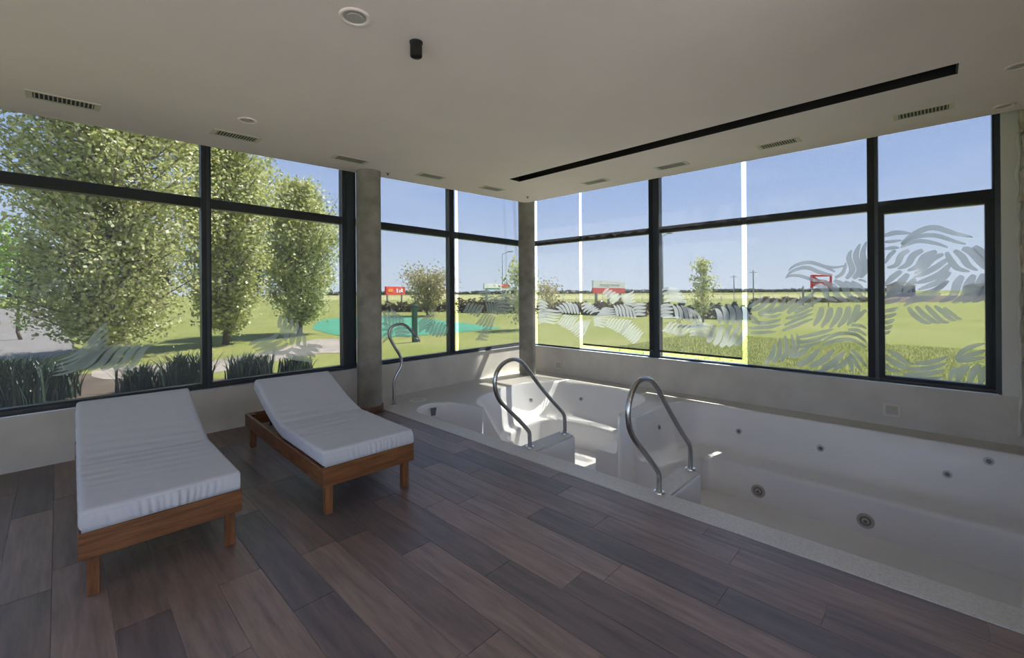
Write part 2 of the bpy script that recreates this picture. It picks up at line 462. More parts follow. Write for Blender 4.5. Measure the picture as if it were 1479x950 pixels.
add_box(bm, (SX1 - 0.012, SY0, zs + 0.006), (SX1 - 0.001, SY1, zs + 0.10))
add_box(bm, (SX0, SY0 + 0.001, zs + 0.006), (SX1, SY0 + 0.012, zs + 0.10))
add_box(bm, (SX0, SY1 - 0.012, zs + 0.006), (SX1, SY1 - 0.001, zs + 0.10))
bm_obj('slot_lining', bm, 'black', ceiling)['label'] = 'long black recessed slot'
tag(box('trim_3', (XB - 0.2, YB - 0.2, ZT), (XW + 0.45, YW + 0.45, ZT + 0.2), 'white_paint'), kind='structure')   # slab over the room

# stone wall closing the tub at the right and the back of the room
ws = tag(box('wall_stone', (2.2, YE - 0.45, -0.9), (XW + 0.30, YE - 0.06, ZT), 'plaster'), kind='structure')
random.seed(3)
zz = -0.85
while zz < ceil_z(6) - 0.02:
    hh = min(random.uniform(0.16, 0.30), 3.3 - zz)
    xx = 2.2 + random.uniform(-0.3, 0)
    while xx < XW - 0.03:
        ll = random.uniform(0.35, 0.6)
        x1 = xx + ll
        if x1 > XW - 0.2: x1 = XW - 0.055 + random.uniform(-0.02, 0.025)
        a0 = max(xx, 2.2)
        if x1 - a0 > 0.08:
            bm = bmesh.new()
            add_box(bm, (a0 + 0.004, YE - 0.07, zz + 0.004), (x1 - 0.004, YE - 0.0 + random.uniform(-0.02, 0.02), min(zz + hh, 3.2) - 0.004))
            bmesh.ops.subdivide_edges(bm, edges=bm.edges[:], cuts=2, use_grid_fill=True)
            for v in bm.verts:
                v.co += Vector((random.uniform(-1, 1) * 0.007, random.uniform(-1, 0.6) * 0.012, random.uniform(-1, 1) * 0.006))
            bm_obj('stone', bm, 'travertine', ws)
        xx = x1
        if x1 > XW - 0.1: break
    zz += hh
# plastered reveal between the last window frame and the stones, with a bead of foam
tag(box('trim_4', (XW + 0.005, YE - 0.06, SILL - 0.02), (XW + 0.2, -0.492, ZT), 'white_paint'), kind='structure')
bm = bmesh.new()
pts = []
zz = 0.1
while zz < 3.05:
    pts.append((XW - 0.035 + random.uniform(-0.008, 0.008), YE + 0.018 + random.uniform(-0.008, 0.010), zz)); zz += 0.09
pts = smooth_path(pts, 3)
add_tube(bm, pts, [0.012 + 0.006 * math.sin(i * 0.7) + random.uniform(0, 0.003) for i in range(len(pts))], 6)
tag(bm_obj('trim_5', bm, 'foam', None, True), kind='structure')

# the rest of the room behind the camera: plastered walls with glazed doors added to let daylight in
def door_wall(wname, dname, axis, c0, c1, a0, a1, d0, d1, top):
    """wall between a0..a1 (along) and c0..c1 (thickness) with an added glazed door opening d0..d1 up to top"""
    def B(name, u0, u1, z0, z1, m, k0=None, k1=None, parent=None):
        q0, q1 = (c0 if k0 is None else k0), (c1 if k1 is None else k1)
        return box(name, (u0, q0, z0) if axis == 'x' else (q0, u0, z0), (u1, q1, z1) if axis == 'x' else (q1, u1, z1), m, parent)
    w = tag(B(wname, a0, d0, -0.25, ZT, 'plaster'), kind='structure')
    B('wall_section', d1, a1, -0.25, ZT, 'plaster', parent=w)
    B('lintel', d0, d1, top, ZT, 'plaster', parent=w)
    B('threshold', d0, d1, -0.25, 0.02, 'plaster', parent=w)
    mid = (c0 + c1) / 2
    n_ = 3
    dr = tag(B(dname, d0, d1, top - 0.06, top, 'frame', mid - 0.03, mid + 0.03), kind='structure')
    for k in range(n_ + 1):
        u = d0 + (d1 - d0 - 0.06) * k / n_
        B('added_door_stile', u, u + 0.06, 0.02, top - 0.06, 'frame', mid - 0.03, mid + 0.03, dr)
    for k in range(n_):
        u = d0 + (d1 - d0 - 0.06) * k / n_
        B('added_door_pane', u + 0.06, u + (d1 - d0 - 0.06) / n_, 0.02, top - 0.06, 'glass', mid - 0.004, mid + 0.004, dr)
door_wall('wall_back', 'door_added_1', 'x', YB - 0.2, YB, XB, 2.4, -2.8, 1.9, 1.95)
door_wall('wall_side', 'door_added_2', 'y', XB - 0.2, XB, YB, YW, -2.8, 1.6, 2.85)
tag(box('wall_pier', (2.2, YB - 0.0, -0.25), (2.4, YE - 0.45, ZT), 'plaster'), kind='structure')

# ------------------------------------------------------------------ pool deck and tub
A_PTS = [(3.82, 4.20), (3.92, 4.45), (4.20, 4.68), (4.585, 4.80), (5.0, 4.87), (5.38, 4.84), (5.70, 4.62), (5.89, 4.22),
         (5.96, 3.80), (5.95, 3.40), (5.84, 3.05), (5.58, 2.84), (5.22, 2.775), (4.74, 2.765)]
L_PTS = [(3.105, 4.60), (3.17, 4.76), (3.32, 4.87), (3.50, 4.90), (3.65, 4.80), (3.75, 4.60), (3.80, 4.38), (3.82, 4.20)]
A_PATH = [Vector((p.x, p.y)) for p in smooth_path([(a, b, 0) for a, b in A_PTS], 6)]
L_PATH = [Vector((p.x, p.y)) for p in smooth_path([(a, b, 0) for a, b in L_PTS], 4)]
D_PATH = [Vector((4.755 - 0.07 * math.sin(math.pi * k / 10), 2.6575 + 0.1075 * math.cos(math.pi * k / 10))) for k in range(11)]
BX, BY, BR = 5.985, 2.55, 0.50
def b_path(off, dv=None):
    dv = off if dv is None else dv
    r = max(0.10, BR - off)
    cx, cy = BX - off - r, BY - off - r
    p = [Vector((4.755 + (cx - 4.755) * k / 8, BY - (dv + (off - dv) * (k / 8) ** 1.5))) for k in range(8)]
    p += [Vector((cx + r * math.sin(math.pi / 2 * k / 14), cy + r * math.cos(math.pi / 2 * k / 14))) for k in range(15)]
    p += [Vector((BX - off, cy + (YE - cy) * k / 12)) for k in range(1, 13)]
    return p
CURB = 3.105
outline = L_PATH + A_PATH[1:] + D_PATH[1:-1] + b_path(0) + [Vector((CURB, YE))]
outer = [Vector((2.90, YE)), Vector((CURB, YE)), ]
ring = [Vector((2.90, YE - 0.0)), Vector((XW, YE)), Vector((XW, YW)), Vector((2.90, YW))]
# deck: polygon with the basin cut out of it (the basin touches the stone wall at the right)
poly = [Vector((2.90, YE)), Vector((CURB, YE))] + L_PATH + A_PATH[1:] + D_PATH[1:-1] + b_path(0) + [Vector((XW, YE)), Vector((XW, YW)), Vector((2.90, YW))]
DZ = 0.006
deck = tag(prism('pool_deck', [(p.x, p.y) for p in poly], -0.05, DZ, 'deck'), kind='structure')

tub = tag(empty('whirlpool_tub', (4.5, 2.0, -0.9)), 'white sunken whirlpool tub with moulded benches set into the beige deck', 'tub')
TO = Vector((4.5, 2.0, -0.9))
FLZ = -0.88
shell_polys = []
def strip(name, rows, m='tub', split=50):
    """rows: list of rows of points; a surface lofted through them"""
    n = len(rows[0]); vs_ = [Vector(p) - TO for r in rows for p in r]
    fs = [(i * n + k, i * n + k + 1, (i + 1) * n + k + 1, (i + 1) * n + k) for i in range(len(rows) - 1) for k in range(n - 1)]
    o = mesh_obj(name, vs_, fs, m, tub, True)
    shell_polys.append(([v + TO for v in vs_], fs))
    return o
def offset(path, d):
    out = []
    for i, p in enumerate(path):
        t = (path[min(i + 1, len(path) - 1)] - path[max(i - 1, 0)]).normalized()
        out.append(p + Vector((t.y, -t.x)) * d)      # right of the clockwise path = inside
    return out
ROUND = [(-0.012, DZ + 0.002), (0.004, 0.0), (0.012, -0.012)]
PROF_A = ROUND + [(0.055, -0.10), (0.165, -0.30), (0.235, -0.42), (0.262, -0.460), (0.290, -0.488), (0.325, -0.50), (0.40, -0.50), (0.425, -0.505), (0.44, -0.52), (0.447, -0.55), (0.46, -0.70), (0.47, FLZ)]
PROF_B = ROUND + [(0.04, -0.12), (0.10, -0.30), (0.145, -0.41), (0.165, -0.455), (0.195, -0.485), (0.24, -0.50), (0.50, -0.50), (0.525, -0.505), (0.54, -0.52), (0.548, -0.55), (0.552, -0.72), (0.555, FLZ)]
PROF_V = [o_ for o_, _ in ROUND] + [0.014, 0.016, 0.018, 0.024, 0.040, 0.075, 0.285, 0.305, 0.318, 0.325, 0.33, 0.335]     # upright wall beside the divider
def offset_blend(path, d, dv):
    n_ = len(path); a_ = offset(path, d); b_ = offset(path, dv); out = []
    for k in range(n_):
        w_ = min(1, max(0, (k / (n_ - 1) - 0.66) / 0.26)); w_ = w_ * w_ * (3 - 2 * w_)
        out.append(a_[k].lerp(b_[k], w_))
    return out
rowsA = [[(p.x, p.y, z) for p in offset_blend(A_PATH, d, dv)] for (d, z), dv in zip(PROF_A, PROF_V)]
strip('basin_wall', rowsA)
rowsB = [[(p.x, p.y, z) for p in b_path(d, dv)] for (d, z), dv in zip(PROF_B, PROF_V)]
strip('basin_wall', rowsB)
strip('basin_wall', [[(p.x, p.y, z) for p in offset(L_PATH, d)] for d, z in ((-0.012, DZ + 0.002), (0.004, 0.0), (0.012, -0.012), (0.02, -0.3), (0.03, FLZ))])
strip('divider_end', [[(p.x + d * 0, p.y, z) for p in offset(D_PATH, -0.0 + d)] for d, z in ((-0.008, DZ + 0.002), (0.004, 0.0), (0.008, -0.012), (0.010, FLZ))])
# cut ends of the benches, the kerb wall and the end wall
def endcap(rows, k):
    pr = [Vector(r[k]) for r in rows]
    bm = bmesh.new()
    base = Vector((pr[0].x, pr[0].y, FLZ))
    vs_ = [bm.verts.new(p - TO) for p in pr] + [bm.verts.new(base - TO)]
    bm.faces.new(vs_)
    return bm_obj('bench_end', bm, 'tub', tub)
endcap(rowsA, -1); endcap(rowsA, 0); endcap(rowsB, 0)
strip('kerb_wall', [[(CURB, YE, z), (CURB, 4.62, z)] for z in (DZ, FLZ)])
strip('end_wall', [[(CURB, YE + 0.004, z), (6.05, YE + 0.004, z)] for z in (DZ, FLZ)])
strip('basin_floor', [[(CURB - 0.01, y, FLZ), (6.1, y, FLZ)] for y in (YE, 5.0)])
# pedestals that carry the handrails
for y0, y1, x1 in ((2.690, 2.895, 3.735), (1.375, 1.560, 3.665)):
    pd = box('pedestal', Vector((CURB - 0.02, y0, FLZ)) - TO, Vector((x1, y1, -0.012)) - TO, 'tub', tub, bevel=0.012)
    box('pedestal_top', Vector((CURB - 0.02, y0 + 0.012, -0.012)) - TO, Vector((x1 - 0.012, y1 - 0.012, DZ)) - TO, 'deck', pd, bevel=0.003, seg=1)
bv, bf = [], []
for v, f in shell_polys:
    k = len(bv); bv += v; bf += [tuple(i + k for i in q) for q in f]
TUB_BVH = BVHTree.FromPolygons(bv, bf)
def on_tub(px, py):
    d = ray(px, py).normalized()
    loc, n, _, _ = TUB_BVH.ray_cast(CAM, d)
    if n.dot(d) > 0: n = -n
    return loc, n
for px, py in ((767, 577), (839, 576), (952, 617), (1067, 623), (1185, 647), (1368, 685), (1428, 666)):
    p, n = on_tub(px, py)
    j = lathe('jet_nozzle', [(0.036, -0.003), (0.036, 0.004), (0.030, 0.008), (0.020, 0.006), (0.016, 0.002), (0, 0.002)], 'nozzle_plastic', tub, p - TO, n, 20)
    lathe('nozzle_eye', [(0.019, 0.004), (0.016, 0.010), (0.006, 0.011), (0, 0.008)], 'jet_grey', j, p - TO, n, 14)
for px, py in ((1095, 709), (1250, 752)):
    p, n = on_tub(px, py)
    j = lathe('suction_grate', [(0.070, -0.004), (0.070, 0.008), (0.060, 0.016), (0.050, 0.016), (0.046, 0.008), (0.030, 0.010), (0.024, 0.018), (0, 0.020)], 'jet_ring', tub, p - TO, n, 28)
    lathe('grate_ring', [(0.046, 0.009), (0.043, 0.0135), (0.032, 0.0135), (0.030, 0.009)], 'jet_grey', j, p - TO, n, 28)
    lathe('grate_eye', [(0.017, 0.018), (0.015, 0.023), (0, 0.023)], 'jet_grey', j, p - TO, n, 16)
# skimmer mouth in the small lobe
p, n = on_tub(627, 594)
rm = n.to_track_quat('Z', 'Y').to_matrix().to_4x4(); 
t_ = Vector((0, 0, 1)).cross(n).normalized()
def skim_box(bm, w0, w1, h0, h1, d0, d1):
    q = [p + t_ * a + Vector((0, 0, 1)) * b + n * c for a in (w0, w1) for b in (h0, h1) for c in (d0, d1)]
    vs_ = [bm.verts.new(x - TO) for x in q]
    for f in ((0, 1, 3, 2), (4, 6, 7, 5), (0, 4, 5, 1), (2, 3, 7, 6), (0, 2, 6, 4), (1, 5, 7, 3)): bm.faces.new([vs_[i] for i in f])
bm = bmesh.new()
for a in ((-0.10, 0.10, 0.055, 0.075), (-0.10, 0.10, -0.075, -0.055), (-0.10, -0.08, -0.055, 0.055), (0.08, 0.10, -0.055, 0.055)):
    skim_box(bm, *a, -0.01, 0.014)
sk = bm_obj('skimmer_frame', bm, 'tub', tub)
bm = bmesh.new(); skim_box(bm, -0.08, 0.08, -0.055, 0.055, -0.01, 0.004); bm_obj('skimmer_mouth', bm, 'jet_grey', sk)

# ------------------------------------------------------------------ windows
def bar(bm, axis, a0, a1, z0, z1, d0, d1, z0b=None, z1b=None):
    """frame member on the left (axis x) or right (axis y) facade: a along the wall, d outward from the wall face"""
    zs_ = ((z0, z1), (z0 if z0b is None else z0b, z1 if z1b is None else z1b))
    vs_ = []
    for a, (q0, q1) in zip((a0, a1), zs_):
        for d in (d0, d1):
            for z in (q0, q1):
                vs_.append(bm.verts.new((a, YW + d, z) if axis == 'x' else (XW + d, a, z)))
    for f in ((0, 1, 3, 2), (4, 6, 7, 5), (0, 4, 5, 1), (2, 3, 7, 6), (0, 2, 6, 4), (1, 5, 7, 3)): bm.faces.new([vs_[i] for i in f])
def ltz(x): return 2.545 - 0.0085 * (x + 0.33)      # left transom centre line sags slightly towards the corner? measured
WINDOWS = []
def window(n, axis, a0, a1, m0, m1, rail, tz, th, door=0.0):
    """a0<a1 opening incl. frame members of width m0 at a0 and m1 at a1"""
    w = empty('window_%d' % n, ((a0 + a1) / 2, YW, SILL) if axis == 'x' else (XW, (a0 + a1) / 2, SILL))
    tag(w, kind='structure')
    off = w.location.copy()
    def fin(bm, name, m):
        bmesh.ops.translate(bm, vec=-off, verts=bm.verts[:])
        return bm_obj(name, bm, m, w)
    d0, d1 = 0.055, 0.14
    z0 = SILL + 0.010
    for c0, c1 in ((a0, a0 + m0), (a1 - m1, a1)):
        if c1 - c0 > 0.001:
            bm = bmesh.new(); bar(bm, axis, c0, c1, z0, ZT, d0 - 0.015, d1); fin(bm, 'mullion', 'frame')
    bm = bmesh.new(); bar(bm, axis, a0 + m0, a1 - m1, z0, z0 + rail, d0, d1); fin(bm, 'bottom_rail', 'frame')
    bm = bmesh.new()
    t0, t1 = tz(a0), tz(a1)
    bar(bm, axis, a0 + m0, a1 - m1, t0 - th / 2, t0 + th / 2, d0 - 0.004, d1, t1 - th / 2, t1 + th / 2); fin(bm, 'transom', 'frame')
    if door:
        for c0, c1 in ((a0 + m0, a0 + m0 + door), (a1 - m1 - door, a1 - m1)):
            bm = bmesh.new(); bar(bm, axis, c0, c1, z0 + rail, t0 - th / 2, d0, d1); fin(bm, 'sash_stile', 'frame')
    g = 0.085
    bm = bmesh.new(); bar(bm, axis, a0 + m0, a1 - m1, z0 + rail, t0 - th / 2, g, g + 0.006, None, t1 - th / 2); fin(bm, 'pane', 'glass')
    bm = bmesh.new(); bar(bm, axis, a0 + m0, a1 - m1, t0 + th / 2, ZT, g, g + 0.006, t1 + th / 2, None); fin(bm, 'pane', 'glass')
    WINDOWS.append((w, axis, a0, a1))
    return w
RTZ = lambda y: 2.437
LTZ = lambda x: 2.510 - 0.0106 * (x + 0.33)
w1 = window(1, 'x', XB, 1.165, 0.09, 0.09, 0.055, LTZ, 0.108)
w2 = window(2, 'x', 1.165, 2.80, 0.0, 0.16, 0.055, LTZ, 0.104)
w3 = window(3, 'x', 2.80, 4.54, 0.03, 0.10, 0.050, LTZ, 0.104)
w4 = window(4, 'x', 4.54, XW + 0.03, 0.0, 0.05, 0.050, LTZ, 0.104)
w5 = window(5, 'y', 3.16, YW + 0.03, 0.0, 0.05, 0.022, RTZ, 0.092)
w6 = window(6, 'y', 0.52, 3.16, 0.0, 0.17, 0.028, RTZ, 0.094)
w7 = window(7, 'y', -0.492, 0.52, 0.055, 0.095, 0.065, lambda y: 2.415, 0.14, 0.05)

# frosted leaf films on the panes -------------------------------------------------
def frond(win, axis, T, roots, tips, n, bend=0.10, sway=0.08, wide=0.78):
    sway *= 0.65
    ox, oy, s = T
    def wp(q):
        px, py = ox + q[0] / s, oy + q[1] / s
        p = ony(px, py, YG - 0.004) if axis == 'x' else onx(px, py, XG - 0.004)
        return Vector((p.x if axis == 'x' else -p.y, p.z))     # u to the right as seen from inside, v up
    def along(ps, t):
        ps = [wp(p) for p in ps]
        L = [(b - a).length for a, b in zip(ps[:-1], ps[1:])]; tot = sum(L) or 1; d = t * tot
        for k, l_ in enumerate(L):
            if d <= l_ or k == len(L) - 1: return ps[k].lerp(ps[k + 1], min(1, d / (l_ or 1)))
            d -= l_
    rs = [along(roots, i / max(n - 1, 1)) for i in range(n)]
    ts = [along(tips, i / max(n - 1, 1)) for i in range(n)]
    vs_, fs = [], []
    sp = []
    for i in range(n):
        ax_ = (ts[i] - rs[i]).normalized(); pn = Vector((-ax_.y, ax_.x))
        ds = [abs(((rs[j] + ts[j]) / 2 - (rs[i] + ts[i]) / 2).dot(pn)) for j in (i - 1, i + 1) if 0 <= j < n]
        sp.append(0.5 * (max(ds) + sum(ds) / len(ds)) if ds else 0.07)
    SEG = 12
    for i in range(n):
        r, t = rs[i], ts[i]; ax_ = t - r; L = ax_.length; pn = Vector((-ax_.y, ax_.x)) / L
        w = max(0.012, min(sp[i] * wide * 1.22, L * 0.34)) / 2
        base = len(vs_)
        for k in range(SEG + 1):
            q = k / SEG
            c = r + ax_ * q + pn * L * (bend * math.sin(math.pi * q) + sway * math.sin(2 * math.pi * q))
            dq = ax_ + pn * L * (bend * math.pi * math.cos(math.pi * q) + sway * 2 * math.pi * math.cos(2 * math.pi * q))
            dn = Vector((-dq.y, dq.x)).normalized()
            ww = w * max(0.03, math.sin(math.pi * (0.05 + 0.95 * q) ** 0.85) ** 0.45 if q < 1 else 0.03)
            for e_ in (-1, 1):
                u = c + dn * ww * e_
                vs_.append(Vector((u.x, YG - 0.004, u.y)) if axis == 'x' else Vector((XG - 0.004, -u.x, u.y)))
        fs += [(base + 2 * k, base + 2 * k + 1, base + 2 * k + 3, base + 2 * k + 2) for k in range(SEG)]
    mesh_obj('leaf_decal', [v - win.location for v in vs_], fs, 'film', win)
T1 = (60, 440, 5.688); T2 = (340, 440, 9.24); T3 = (545, 400, 7.043); T4 = (770, 400, 8.635)
T5 = (945, 360, 5.586); T6 = (1070, 330, 4.317); T7 = (1265, 310, 3.8)
FR = [
 (w1, 'x', T1, [(535, 150), (555, 245), (530, 350)], [(115, 465), (105, 530), (75, 585)], 5, 0.10, -0.05),
 (w1, 'x', T1, [(170, 525), (330, 535), (480, 535), (690, 525)], [(520, 370), (600, 330), (720, 322), (900, 328)], 6, 0.0, -0.09),
 (w2, 'x', T2, [(590, 310), (640, 470), (790, 560), (935, 555)], [(590, 140), (740, 170), (860, 250), (905, 370)], 6, 0.0, 0.03),
 (w2, 'x', T2, [(570, 380), (620, 450), (700, 510), (770, 570)], [(170, 545), (220, 590), (270, 640), (300, 670)], 4, 0.05, 0.09),
 (w2, 'x', T2, [(680, 660), (740, 610), (800, 560), (960, 530)], [(1030, 770), (1080, 690), (1130, 620), (1170, 575)], 4, 0.02, -0.05),
 (w3, 'x', T3, [(90, 480), (150, 480), (265, 470)], [(55, 340), (140, 315), (235, 390)], 6, -0.08, 0.04),
 (w3, 'x', T3, [(140, 490), (160, 540)], [(40, 470), (45, 570), (50, 675)], 4, 0.06, 0.05),
 (w3, 'x', T3, [(170, 540), (180, 600)], [(360, 520), (350, 605)], 3, 0.05, 0.05),
 (w3, 'x', T3, [(415, 470), (420, 560)], [(580, 315), (590, 440)], 5, -0.05, 0.05),
 (w3, 'x', T3, [(490, 560), (580, 608), (670, 600)], [(560, 455), (660, 455), (745, 480)], 6, 0.0, -0.08),
 (w4, 'x', T3, [(875, 355), (1010, 400)], [(950, 262), (1085, 290)], 5, 0.0, -0.08),
 (w4, 'x', T3, [(1130, 370), (1220, 385)], [(1100, 255), (1210, 260)], 5, -0.06, 0.05),
 (w4, 'x', T3, [(1000, 480), (1140, 525)], [(1110, 370), (1205, 400)], 5, 0.0, -0.08),
 (w4, 'x', T3, [(1060, 545), (1000, 640)], [(1165, 540), (1125, 640)], 4, 0.06, 0.05),
 (w4, 'x', T3, [(1030, 160), (1100, 240)], [(1160, 160), (1230, 240)], 4, 0.05, -0.05),
 (w4, 'x', T3, [(1180, 230), (1210, 380)], [(1440, 195), (1340, 370)], 6, 0.06, 0.05),
 (w5, 'y', T4, [(60, 310), (60, 430)], [(190, 340), (180, 440)], 4, 0.10, 0.05),
 (w5, 'y', T4, [(380, 445), (470, 450), (565, 460)], [(280, 375), (390, 305), (500, 330)], 6, -0.12, 0.05),
 (w5, 'y', T4, [(60, 465), (60, 580)], [(390, 415), (300, 570)], 5, 0.06, 0.06),
 (w5, 'y', T4, [(290, 575), (430, 655)], [(420, 465), (575, 500)], 6, 0.0, -0.08),
 (w5, 'y', T4, [(450, 660), (570, 770)], [(590, 540), (730, 530)], 6, -0.03, -0.06),
 (w5, 'y', T4, [(610, 350), (610, 430), (710, 465)], [(740, 340), (850, 410)], 5, 0.08, 0.05),
 (w5, 'y', T4, [(850, 405), (780, 500)], [(1020, 395), (1050, 475)], 4, 0.05, 0.05),
 (w5, 'y', T4, [(1060, 490), (1180, 500), (1280, 515)], [(1000, 350), (1120, 335), (1200, 370)], 6, -0.10, 0.05),
 (w5, 'y', T4, [(870, 210), (980, 330)], [(950, 145), (1120, 230)], 5, 0.06, -0.04),
 (w5, 'y', T4, [(1110, 250), (1130, 335)], [(1260, 165), (1300, 330)], 5, -0.05, 0.04),
 (w5, 'y', T4, [(750, 515), (760, 605)], [(970, 480), (900, 625)], 5, 0.06, 0.05),
 (w5, 'y', T4, [(885, 605), (1070, 700)], [(980, 505), (1230, 535)], 7, 0.0, -0.08),
 (w5, 'y', T4, [(1080, 700), (1240, 825)], [(1230, 545), (1385, 680)], 7, -0.02, -0.05),
 (w5, 'y', T4, [(1235, 365), (1270, 475)], [(1415, 335), (1405, 465)], 4, 0.06, 0.05),
 (w6, 'y', T5, [(210, 330), (265, 420)], [(60, 330), (70, 430)], 4, -0.08, 0.05),
 (w6, 'y', T5, [(50, 465), (50, 540)], [(155, 445), (155, 535)], 4, 0.06, 0.05),
 (w6, 'y', T5, [(190, 560), (290, 585), (390, 615)], [(145, 450), (230, 450), (310, 490)], 6, -0.10, 0.05),
 (w6, 'y', T5, [(65, 660), (190, 695)], [(150, 585), (345, 615)], 6, 0.0, -0.08),
 (w6, 'y', T5, [(290, 615), (280, 695)], [(510, 615), (475, 700)], 4, 0.05, 0.05),
 (w6, 'y', T5, [(425, 745), (520, 785), (650, 775)], [(505, 615), (620, 605), (770, 625)], 5, 0.0, -0.08),
 (w6, 'y', T5, [(535, 600), (640, 605), (740, 605)], [(490, 475), (590, 445), (700, 455)], 5, -0.12, 0.05),
]
for a in FR: frond(*a)
# the two panes next to the stone wall: every leaf drawn on its own, (width, points from root to tip)
def leaf_film(win, T, w_px, pts_):
    ox, oy, s_ = T
    q3 = [onx(ox + a / s_, oy + b / s_, XG - 0.004) for a, b in pts_]
    c = smooth_path([Vector((0, p.y, p.z)) for p in q3], max(3, 15 // (len(q3) - 1)))
    wd = w_px / s_ * (q3[0] - CAM).dot(FW) / F_PX * 0.46
    vs_, n_ = [], len(c)
    for k, p in enumerate(c):
        t = (c[min(k + 1, n_ - 1)] - c[max(k - 1, 0)]).normalized(); nn = Vector((0, -t.z, t.y)); q = k / (n_ - 1)
        ww = wd * max(0.04, math.sin(math.pi * (0.06 + 0.93 * q) ** 0.85) ** 0.6)
        vs_ += [Vector((XG - 0.004, p.y, p.z)) - nn * ww, Vector((XG - 0.004, p.y, p.z)) + nn * ww]
    mesh_obj('leaf_decal', [v - win.location for v in vs_], [(2 * k, 2 * k + 1, 2 * k + 3, 2 * k + 2) for k in range(n_ - 1)], 'film', win)
S7 = (1265, 310, 3.526); S6 = (1070, 330, 4.005)
LEAF7 = [(30, (130, 150), (200, 95), (290, 65), (400, 95), (495, 115)), (24, (130, 155), (200, 115), (300, 105), (400, 135), (460, 150)), (22, (125, 168), (210, 135), (300, 145), (370, 168)),
 (26, (42, 108), (100, 92), (180, 95)), (18, (42, 140), (90, 135), (135, 130)), (20, (42, 175), (90, 168), (120, 170)),
 (22, (100, 180), (70, 210), (45, 250)), (30, (170, 180), (130, 205), (105, 255), (55, 270)), (34, (240, 180), (190, 208), (160, 255), (110, 275)), (36, (310, 186), (250, 213), (215, 262), (160, 285)), (30, (345, 200), (290, 225), (245, 272), (195, 300)),
 (30, (365, 225), (310, 265), (250, 298), (190, 320)), (34, (375, 255), (330, 300), (260, 333), (195, 350)), (30, (380, 290), (330, 335), (270, 363), (215, 382)), (22, (370, 335), (330, 365), (290, 385)),
 (30, (130, 285), (85, 320), (45, 360)), (36, (165, 300), (130, 340), (90, 385), (45, 400)), (30, (200, 325), (170, 360), (140, 400)),
 (30, (360, 190), (385, 240), (420, 275), (480, 290)), (32, (400, 180), (440, 215), (470, 258), (520, 285)), (40, (440, 170), (490, 190), (530, 238), (560, 280)), (34, (500, 160), (535, 190), (562, 230)),
 (38, (440, 310), (415, 350), (390, 415), (320, 445)), (40, (500, 305), (470, 360), (450, 415), (390, 450)), (40, (550, 300), (525, 360), (500, 415), (440, 450)), (32, (562, 340), (555, 390), (525, 430), (490, 445)),
 (30, (360, 345), (300, 385), (220, 410), (150, 440)), (28, (330, 400), (260, 425), (190, 440), (140, 465)), (26, (42, 420), (90, 405), (130, 395)), (22, (42, 450), (90, 440), (130, 425)),
 (26, (165, 470), (195, 510), (245, 545), (285, 552)), (26, (205, 466), (240, 505), (290, 540), (330, 552)), (26, (255, 462), (290, 500), (335, 540), (375, 550)), (24, (300, 463), (340, 495), (380, 530), (410, 540)), (20, (345, 470), (380, 500), (415, 525), (440, 532)),
 (22, (42, 490), (80, 485), (115, 470)), (22, (42, 520), (75, 515), (105, 500)), (22, (42, 550), (70, 545), (95, 530)), (20, (42, 580), (65, 574), (85, 560)), (16, (42, 605), (60, 600), (75, 590)),
 (24, (60, 690), (110, 715), (150, 750), (200, 760)), (28, (45, 715), (90, 750), (140, 775), (170, 780)), (26, (42, 760), (80, 790), (130, 800)),
 (24, (200, 755), (280, 750), (370, 720)), (28, (170, 785), (260, 785), (360, 755)), (30, (140, 810), (240, 815), (355, 790)), (24, (130, 832), (230, 840), (350, 825)),
 (24, (405, 735), (450, 690), (510, 665), (562, 655)), (26, (410, 745), (480, 715), (562, 690)), (22, (415, 750), (490, 738), (562, 725)),
 (28, (410, 775), (390, 805), (375, 845)), (36, (470, 765), (435, 800), (415, 855)), (36, (530, 765), (495, 805), (475, 862)), (34, (562, 775), (545, 820), (530, 866))]
